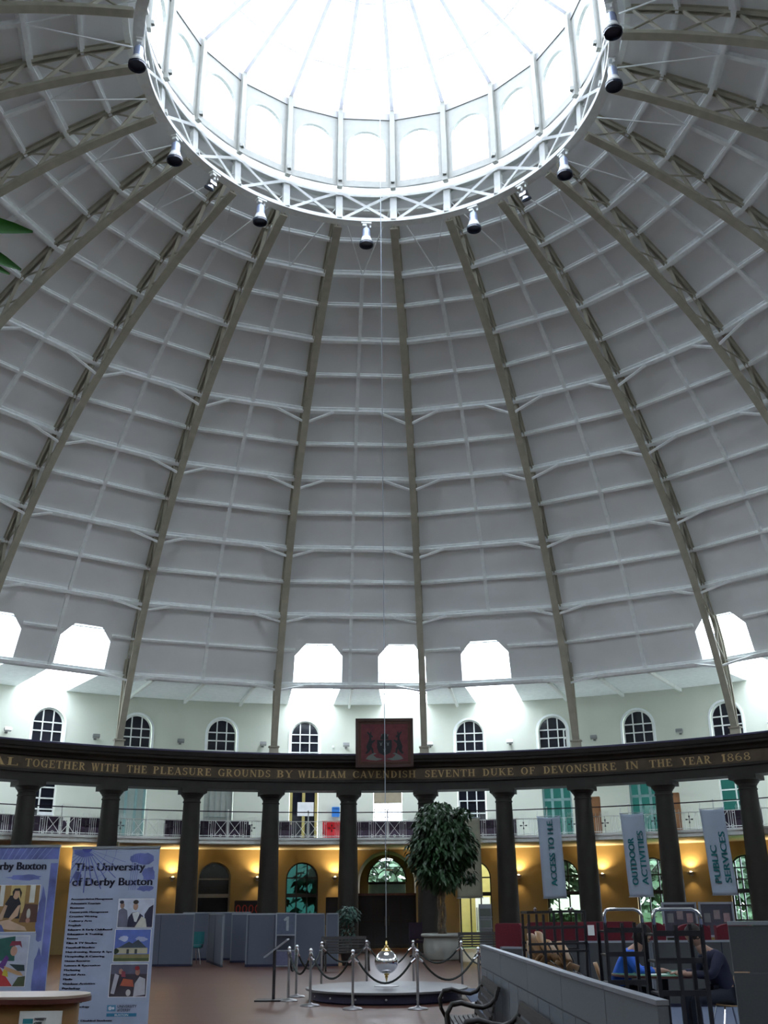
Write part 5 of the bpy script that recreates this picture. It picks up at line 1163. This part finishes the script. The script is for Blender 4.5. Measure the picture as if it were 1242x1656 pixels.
# screens across the study area and red upholstered backs
G2 = 'grey partitions of the study area'
screen('partition_screen', 'grey partition behind the trolley of stacked wooden chairs', (2.35, -1.2), (4.34, -1.2), .98, 'felt3', (.5,), G2)
screen('partition_screen', 'low grey partition left of the black chair trolley', (1.95, -1.0), (2.3, -1.25), .90, 'felt3', (), G2)
screen('partition_screen', 'grey partition behind the seated people', (4.345, -1.2), (6.6, -1.3), .98, 'felt3', (.5,), G2)
def red_sofa(label, x0, x1, y, z, arch=False, tilt=0):
    t = thing('sofa', label, 'sofa', ((x0 + x1) / 2, y, 0), tilt, 'crimson high-backed seats'); w_ = x1 - x0; X = w_ / 2
    pts = [(-X, .45), (X, .45), (X, z - .03)] + ([(X * math.cos(q), z - .10 + .10 * math.sin(q)) for q in [PI * k / 12 for k in range(1, 12)]] if arch else [(X - .03, z), (-X + .03, z)]) + [(-X, z - .03)]
    mb = MB(); mb.prism(pts, (0, -.06, 0), (1, 0, 0), (0, 0, 1), (0, .14, 0)); mb.build('backrest', MT['red'], t, world=False)
    mb = MB(); mb.box((0, .36, .34), (w_, .66, .22)); mb.build('seat', MT['red'], t, world=False)
    for sx in (-1, 1):
        for sy in (.1, .6): mb = MB(); mb.tube([(sx * (X - .06), sy, 0), (sx * (X - .06), sy, .24)], .02); mb.build('leg', MT['black'], t, world=False)
    return t
red_sofa('long crimson seat back behind the black chair trolley', 2.45, 4.25, -.6, 1.26)
red_sofa('crimson seat back angled at the left end of the study area', 1.95, 2.42, -.15, 1.24, tilt=-.5)
red_sofa('rounded crimson seat back seen through the first black rack', 4.30, 4.75, -.6, 1.25, True)
red_sofa('rounded crimson seat back behind the left framed display board', 4.95, 5.50, -.6, 1.22, True)
red_sofa('rounded crimson seat back behind the right framed display board', 5.60, 6.2, -.6, 1.22, True)
t = thing('card', 'small white card standing on top of the long crimson seat back', 'card', (3.50, -.67, 1.06)); mb = MB(); mb.box((0, -.01, .07), (.11, .004, .16)); mb.build('card_face', MT['paper'], t, world=False)
# framed display boards
for x0, lb in ((4.95, 'silver-framed display board at left above the seated person'), (5.60, 'silver-framed display board at right above the seated person')):
    t = thing('display_board', lb, 'display board', (x0 + .3, .2, 0), 0, 'silver-framed display boards')
    mb = MB()
    for a_, b_ in (((0, 1.0), (.58, 1.0)), ((0, 1.54), (.58, 1.54)), ((0, 0), (0, 1.56)), ((.58, 0), (.58, 1.56))): mb.bar((a_[0] - .3, 0, a_[1]), (b_[0] - .3, 0, b_[1]), .035, .035, (0, 1, 0))
    mb.build('frame', MT['alu'], t, world=False)
    mb = MB(); mb.box((-.01, .01, 1.27), (.54, .012, .52)); mb.build('board', ink((.045, .045, .07)), t, world=False)
    for i in range(3): mb = MB(); mb.box((-.18 + i * .17, -.004, 1.30 + .05 * (i % 2)), (.11, .006, .15)); mb.build('sheet', ink((.16 + .05 * i, .17, .18)), t, world=False)
# black racks with bent chrome top rails
def rack(label, x0, w_, y, z1, rz=0):
    t = thing('book_trolley', label, 'trolley', (x0, y, 0), rz, 'black trolleys with chrome top rails')
    D = .42
    for x in (0, w_ * .45, w_):
        for yy in ((0, D) if x != w_ * .45 else (0,)): mb = MB(); mb.box((x, yy, z1 / 2 - .06), (.035, .035, z1 - .16)); mb.build('upright', MT['black'], t, world=False)
    for z in (.12, .42, .72, 1.0, 1.24): mb = MB(); mb.box((w_ / 2, D / 2, z), (w_, D, .02)); mb.box((w_ / 2, 0, z + .015), (w_, .02, .05)); mb.build('shelf', MT['black'], t, world=False)
    for yy in (0,):
        mb = MB(); mb.tube([(0, yy, z1 - .16), (0, yy, z1 - .05), (.02, yy, z1 - .01), (.06, yy, z1), (w_ - .08, yy, z1), (w_ - .03, yy, z1 - .02), (w_, yy, z1 - .06), (w_, yy, z1 - .16)], .018, 10); mb.build('top_rail', MT['chrome'], t, world=False, smooth=True)
    for x in (0, w_):
        for yy in (0, D): mb = MB(); mb.lathe([(.04, -.012), (.04, .012)], (x, yy, .042), 14, R=Matrix.Rotation(PI / 2, 3, 'Y')); mb.build('caster', MT['black'], t, world=False)
    return t
rack('black trolley with chrome top rail, nearer the stacked wooden chairs', 2.52, .41, -7.0, 1.47)
rack('black trolley with chrome top rail, in front of the table', 2.70, .45, -8.5, 1.47)
# trolley carrying stacked wooden chairs
t = thing('chair_trolley', 'tall black frame trolley carrying stacked wooden chairs', 'trolley', (1.78, -6.4, 0))
for x in (1.76, 1.93, 2.14, 2.38):
    for yy in (-6.4, -5.8): mb = MB(); mb.bar((x, yy, .1), (x + (.03 if x > 2.3 else 0), yy, 1.42 + .03 * (x > 2)), .028, .028, (0, 1, 0)); mb.build('upright', MT['black'], t)
for z in (.14, .62, 1.02, 1.10, 1.27, 1.44):
    for yy in (-6.4, -5.8): mb = MB(); mb.bar((1.74, yy, z), (2.42, yy, z + .01), .026, .03, (0, 1, 0)); mb.build('rail', MT['black'], t)
for x in (1.76, 2.40): mb = MB(); mb.bar((x, -6.4, 1.44), (x, -5.8, 1.44), .026, .03); mb.bar((x, -6.4, .14), (x, -5.8, .14), .03, .04); mb.build('side_rail', MT['black'], t)
for x in (1.76, 2.40):
    for yy in (-6.4, -5.8): mb = MB(); mb.lathe([(.05, -.014), (.05, .014)], (x, yy, .052), 14, R=Matrix.Rotation(PI / 2, 3, 'Y')); mb.build('caster', MT['black'], t)
for x in (1.84, 2.02, 2.26): mb = MB(); mb.lathe([(.02, 0), (.022, .03), (.001, .05)], (x, -6.4, 1.45), 10); mb.build('knob', MT['chrome'], t)
def shell_chair(name, label, group=None):
    """bent plywood chair: moulded seat and back on a black and chrome frame"""
    t = thing(name, label, 'chair', (0, 0, 0), 0, group)
    def sheet(rows, th=.012):
        vs = []; fs = []; N = len(rows[0])
        for r in rows: vs += [Vector(p) for p in r]
        for i in range(len(rows) - 1):
            for j in range(N - 1): k = i * N + j; fs.append((k, k + 1, k + N + 1, k + N))
        mb = MB(); mb.add(vs, fs); return mb
    rows = []
    for i in range(9):
        f = i / 8; hw = .20 * math.sin(PI * (.18 + .64 * f)) ** .5 + .005; rows.append([(hw * s, -.21 + .40 * f, .45 + .012 * (s * s) - .02 * math.sin(PI * f)) for s in (-1, -.5, 0, .5, 1)])
    o1 = sheet(rows).build('seat', MT['wlight'], t, world=False, smooth=True)
    rows = []
    for i in range(9):
        f = i / 8; hw = .19 * math.sin(PI * (.16 + .68 * f)) ** .6 + .004; rows.append([(hw * s, .17 + .10 * f - .035 * (s * s), .52 + .34 * f) for s in (-1, -.5, 0, .5, 1)])
    o2 = sheet(rows).build('backrest', MT['wlight'], t, world=False, smooth=True)
    for o_ in (o1, o2): md = o_.modifiers.new('thickness', 'SOLIDIFY'); md.thickness = .014
    mb = MB(); mb.path([(0, .10, .44), (0, .17, .46), (0, .20, .54), (0, .24, .66)], .05, .02, up=(0, 0, 1)) if False else mb.tube([(0, .08, .435), (0, .18, .45), (0, .215, .53), (0, .25, .64)], .016, 8); mb.build('back_support', MT['black'], t, world=False)
    for sx in (-1, 1):
        for sy in (-1, 1): mb = MB(); mb.tube([(sx * .10, sy * .09, .435), (sx * .20, sy * .20, 0)], .011, 8); mb.build('leg', MT['chrome'], t, world=False)
    return t
sc0 = shell_chair('wooden_chair', 'light wooden chair stacked on its side on the black trolley', 'stacked wooden chairs')
zl = Vector((-.50, .55, .62)).normalized(); yl = Vector((.62, -.28, .75)); yl = (yl - zl * yl.dot(zl)).normalized(); xl = yl.cross(zl)
RM = Matrix((xl, yl, zl)).transposed()
spots = [(1.87, 1.10), (1.96, 1.12), (2.06, 1.03), (2.21, 1.01), (1.86, 1.02), (1.96, 1.01), (2.04, .95), (2.21, .91), (1.86, .96), (1.95, .93), (2.17, .85)]
for i, (x, z) in enumerate(spots):
    o_ = sc0 if i == 0 else copy_tree(sc0, (0, 0, 0), 0)
    o_.location = Vector((x, -6.15, z)) - RM @ Vector((0, .22, .69)) * .72; o_.rotation_euler = RM.to_euler(); o_.scale = (.72, .72, .72)

# ---- table, people, chairs
t = thing('round_table', 'round table with a green top and red edge between the two seated people', 'table', (3.45, -5.6, 0))
mb = MB(); mb.lathe([(.60, .715), (.62, .72), (.62, .74), (.60, .742)], (3.45, -5.6, 0), 40); mb.build('edge', MT['wred'], t, smooth=SM)
mb = MB(); mb.lathe([(.60, .742), (.60, .748), (.001, .748)], (3.45, -5.6, 0), 40); mb.build('table_top', MT['gtop'], t)
mb = MB(); mb.tube([(3.45, -5.6, .03), (3.45, -5.6, .72)], .045); mb.build('pole', MT['black'], t)
for q in range(4): an = q * PI / 2 + .5; mb = MB(); mb.bar((3.45, -5.6, .05), (3.45 + .36 * math.cos(an), -5.6 + .36 * math.sin(an), .025), .06, .04); mb.build('foot', MT['black'], t)
for i, (nm, x, y, sx, sy, sz, mm, lb) in enumerate((('paper_sheet', 3.30, -5.92, .21, .15, .004, 'paper', 'white paper lying on the green table near the left edge'), ('magazine', 3.66, -5.85, .20, .14, .012, 'bluep', 'blue magazine lying on the green table'), ('paper_sheet', 3.62, -5.52, .20, .15, .004, 'paper', 'white paper under the dark-clad person\'s hand'))):
    tt = thing(nm, lb, 'paper', (x, y, .749), .3 * i); mb = MB(); mb.box((0, 0, sz / 2), (sx, sy, sz)); mb.build('sheet', MT[mm], tt, world=False)
c1 = shell_chair('wooden_chair', 'light wooden chair with chrome legs that the dark-clad person sits on'); c1.location = (4.05, -6.05, 0); c1.rotation_euler = (0, 0, -PI / 2 + .15); c1['group'] = 'chairs at the green table'
c2 = copy_tree(c1, (2.92, -5.45, 0), PI / 2 - .2, 'light wooden chair that the person in blue sits on')
def skinned(name, verts, edges, radii, m, parent, sub=2):
    me = bpy.data.meshes.new(name); me.from_pydata(verts, edges, []); me.materials.append(MT[m])
    o_ = bpy.data.objects.new(name, me); COL.objects.link(o_); o_.parent = parent
    s_ = o_.modifiers.new('skin', 'SKIN'); s_.use_smooth_shade = True
    if not me.skin_vertices: bpy.context.view_layer.objects.active = o_; bpy.ops.mesh.customdata_skin_add()
    d = me.skin_vertices[0].data
    for i, r in enumerate(radii): d[i].radius = (r, r) if not isinstance(r, tuple) else r; d[i].use_root = (i == 0)
    sb = o_.modifiers.new('sub', 'SUBSURF'); sb.levels = sub; sb.render_levels = sub
    return o_
def person(label, loc, rz, top, legs, lean=.30, hair_long=False, down=.45):
    """seated figure facing local -y, seat height .46"""
    t = thing('person', label, 'person', loc, rz)
    L = lean; ch = (0, -.34 * L - .02, .88); nk = (0, -.62 * L - .02, 1.03); hd = (0, -.62 * L - .05 - .05 * down, 1.095)
    V = [(0, .02, .54), (0, 0, .68), ch, nk, hd]; Rr = [(.15, .11), (.135, .10), (.15, .11), .060, .064]; E_ = [(0, 1), (1, 2), (2, 3), (3, 4)]
    def add(p, r, par): V.append(p); Rr.append(r); E_.append((par, len(V) - 1)); return len(V) - 1
    for s in (-1, 1):
        a = add((s * .17, ch[1] + .02, .95), .058, 2); b = add((s * .24, ch[1] - .10, .76), .042, a); c = add((s * .12, ch[1] - .32, .765), .032, b); d_ = add((s * .10, ch[1] - .39, .768), (.036, .016), c)
        for k in range(4):
            x = s * .10 + (k - 1.5) * .020; f1 = add((x, ch[1] - .435, .772), .009, d_); add((x, ch[1] - .435 - (.030, .036, .034, .026)[k], .758), .0075, f1)
        f1 = add((s * .10 - s * .035, ch[1] - .40, .770), .010, d_); add((s * .10 - s * .05, ch[1] - .425, .762), .008, f1)
        h = add((s * .09, .0, .53), .082, 0); k_ = add((s * .12, -.42, .50), .060, h); an = add((s * .12, -.40, .10), .040, k_); add((s * .12, -.52, .045), (.035, .025), an)
    body = skinned('body', V, E_, Rr, 'skin', t, 2)
    # head with face
    hc = Vector((0, hd[1] - .02, hd[2] + .07)); R = Matrix.Rotation(down, 3, 'X')
    mb = MB(); prof = [(.001, -.125), (.035, -.118), (.058, -.09), (.070, -.04), (.076, .02), (.072, .065), (.050, .10), (.001, .115)]; mb.lathe(prof, hc, 18, R=R, sx=.98, sy=1.18)
    F = lambda x, y, z: hc + R @ Vector((x, y, z))
    mb.hexa([F(-.010, -.078, -.035), F(.010, -.078, -.035), F(.012, -.105, -.030), F(-.012, -.105, -.030), F(-.006, -.08, .015), F(.006, -.08, .015), F(.004, -.088, .012), F(-.004, -.088, .012)])
    for s in (-1, 1): mb.lathe([(.001, -.006), (.016, 0), (.001, .006)], F(s * .076, .0, -.01), 8, R=R @ Matrix.Rotation(PI / 2, 3, 'Y'))
    mb.build('head', MT['skin'], t, world=False, smooth=True)
    mb = MB()
    for s in (-1, 1): mb.ball(F(s * .028, -.083, .005), .009, 8)
    mb.bar(F(-.022, -.083, -.062), F(.022, -.083, -.062), .006, .008); mb.build('eyes_and_mouth', MT['hairm'], t, world=False)
    mb = MB(); hp = [(.072, -.04 if not hair_long else -.10), (.086, .0), (.088, .05), (.075, .10), (.045, .125), (.001, .132)]; mb.lathe(hp, hc + R @ Vector((0, .018, 0)), 18, R=R, sx=.98, sy=1.12, cap=False); mb.build('hair', MT['hairm'], t, world=False, smooth=True)
    # clothes
    V2 = [V[0], V[1], V[2], (0, nk[1] + .01, nk[2] - .03)]; R2 = [(.185, .145), (.155, .12), (.168, .128), .085]; E2 = [(0, 1), (1, 2), (2, 3)]
    for s in (-1, 1):
        n0 = len(V2); V2 += [(s * .17, ch[1] + .02, .95), (s * .24, ch[1] - .10, .76), (s * .14, ch[1] - .28, .765)]; R2 += [.072, .056, .044]; E2 += [(2, n0), (n0, n0 + 1), (n0 + 1, n0 + 2)]
    skinned('jacket' if top == 'navyc' else 'shirt', V2, E2, R2, top, t)
    V3 = [(0, .02, .53)]; R3 = [(.16, .11)]; E3 = []
    for s in (-1, 1): n0 = len(V3); V3 += [(s * .09, 0, .535), (s * .12, -.42, .505), (s * .12, -.40, .11)]; R3 += [.094, .072, .055]; E3 += [(0, n0), (n0, n0 + 1), (n0 + 1, n0 + 2)]
    skinned('trousers', V3, E3, R3, legs, t)
    for s in (-1, 1): mb = MB(); mb.lathe([(.001, 0), (.045, .0), (.048, .03), (.040, .06), (.001, .075)], (s * .12, -.47, .0), 14, sx=1, sy=2.2); mb.build('shoe', MT['shoe'], t, world=False, smooth=True)
    return t
person('person in dark navy clothes bending over the table, seated on a wooden chair', (4.02, -6.05, 0), -PI / 2 + .15, 'navyc', 'jeans', .30, False, .75)
person('person in a bright blue top leaning on the green table', (2.95, -5.45, 0), PI / 2 - .2, 'blue', 'jeans', .35, True, .6)

# ---- tall potted plant close to the camera, only its leaf tips reach the picture
t = thing('potted_plant', 'glossy green leaf tips of a tall plant at the left edge near the camera', 'plant', (-2.5, -16.3, 0))
mb = MB(); mb.lathe([(.22, 0), (.28, .45), (.30, .47), (.26, .47), (.25, .42), (.001, .42)], (-2.5, -16.3, 0), 24); mb.build('pot', MT['wred'], t, smooth=SM)
mb = MB(); mb.tube([(-2.5, -16.3, .4), (-2.42, -16.25, 1.4), (-2.2, -16.3, 2.6), (-1.75, -16.3, 3.36)], [.022, .020, .016, .008], 8); mb.tube([(-2.42, -16.25, 1.4), (-2.8, -16.4, 2.6), (-3.0, -16.4, 3.3)], [.03, .02, .01], 8); mb.build('stem', MT['bark'], t, smooth=True)
mb = MB()
def leaf(base, tip, w_, sag=.06):
    base, tip = Vector(base), Vector(tip); d = tip - base; sd = d.cross(Vector((0, 1, .3))).normalized() * w_; N = 8; vs = []; fs = []
    for i in range(N + 1):
        f = i / N; c = base + d * f + Vector((0, 0, sag * math.sin(PI * f))); ww = math.sin(PI * min(1, f * .93 + .05)) ** .8
        vs += [c + sd * ww + Vector((0, -.012 * ww, 0)), c, c - sd * ww + Vector((0, -.012 * ww, 0))]
    for i in range(N): k = i * 3; fs += [(k, k + 1, k + 4, k + 3), (k + 1, k + 2, k + 5, k + 4)]
    mb.add(vs, fs)
LV = [((-1.40, -16.32, 3.56), (-.945, -16.30, 3.545), .036), ((-1.40, -16.3, 3.58), (-.965, -16.30, 3.40), .032), ((-1.38, -16.34, 3.50), (-.99, -16.32, 3.37), .026), ((-1.16, -16.3, 3.46), (-1.02, -16.3, 3.20), .028)]
for b_, e_, w_ in LV: leaf(b_, e_, w_, .02)
rnd = random.Random(9)
for i in range(60):
    b_ = Vector((-1.75, -16.3, 3.36)).lerp(Vector((-2.9, -16.4, 3.2)), rnd.random()) + Vector((rnd.uniform(-.1, .1), rnd.uniform(-.25, .25), rnd.uniform(-.3, .2))); e_ = b_ + Vector((rnd.uniform(-.4, .22), rnd.uniform(-.3, .3), rnd.uniform(-.25, .15))); leaf(b_, e_, .03)
mb.build('leaves', MT['leafb'], t, smooth=True)

# ---- lantern pendant in the entrance arch
t = thing('pendant_lamp', 'dark pendant lamp hanging in the central entrance arch', 'lamp', (0.02, 24.0, 3.0))
mb = MB(); mb.tube([(0.02, 24.0, 3.74), (0.02, 24.0, 2.9)], .012); mb.build('rod', MT['black'], t)
mb = MB(); mb.ball((0.02, 24.0, 3.45), .05, 12, 1.5); mb.build('knuckle', MT['black'], t, smooth=True)
mb = MB(); mb.lathe([(.02, 2.98), (.16, 2.93), (.17, 2.90), (.001, 2.88)], (.02, 24.0, 0), 20); mb.build('lamp_shade', MT['steel'], t, smooth=SM)

# ---- garden seen through the windows
rnd = random.Random(2)
GT = [(-9, 38, 5, 'broad garden tree seen through the glazed arch left of the entrance'), (-2, 44, 6, 'garden tree seen through the fanlight of the entrance'), (5, 40, 5, 'garden tree seen beyond the yellow lobby arch'), (9.5, 52, 5.5, 'garden tree seen below the access banner'), (17, 46, 6, 'garden tree seen through the arch beside the outdoor activities banner'), (21, 40, 5, 'garden tree seen through the barred arch at the right')]
for x, y, h, lb in GT:
    t = thing('garden_tree', lb, 'tree', (x, y, -.12), 0, 'trees in the garden outside')
    mb = MB(); mb.tube([(x, y, -.12), (x + .1, y, h * .5)], [.22, .12], 8); mb.build('trunk', MT['bark'], t)
    mb = MB()
    for k in range(5): leaves(mb, (x + rnd.uniform(-1.6, 1.6), y + rnd.uniform(-1, 1), h * rnd.uniform(.35, .75)), (2.0, 1.6, 1.4), 260, .7, .4, k + int(x) + 40, wid=.4)
    mb.build('foliage', MT['hedge'], t)
t = thing('hedge', 'long clipped hedge across the lawn outside the arched windows', 'hedge', (4, 34, -.12))
mb = MB()
for i in range(60): leaves(mb, (-20 + i * .85, 33.5 + rnd.uniform(-.3, .3), .75), (.7, .5, .9), 60, .35, .3, i + 200, wid=.4)
mb.box2((-20, 33.3, -.12), (31, 33.9, 1.2)); mb.build('foliage', MT['hedge'], t)
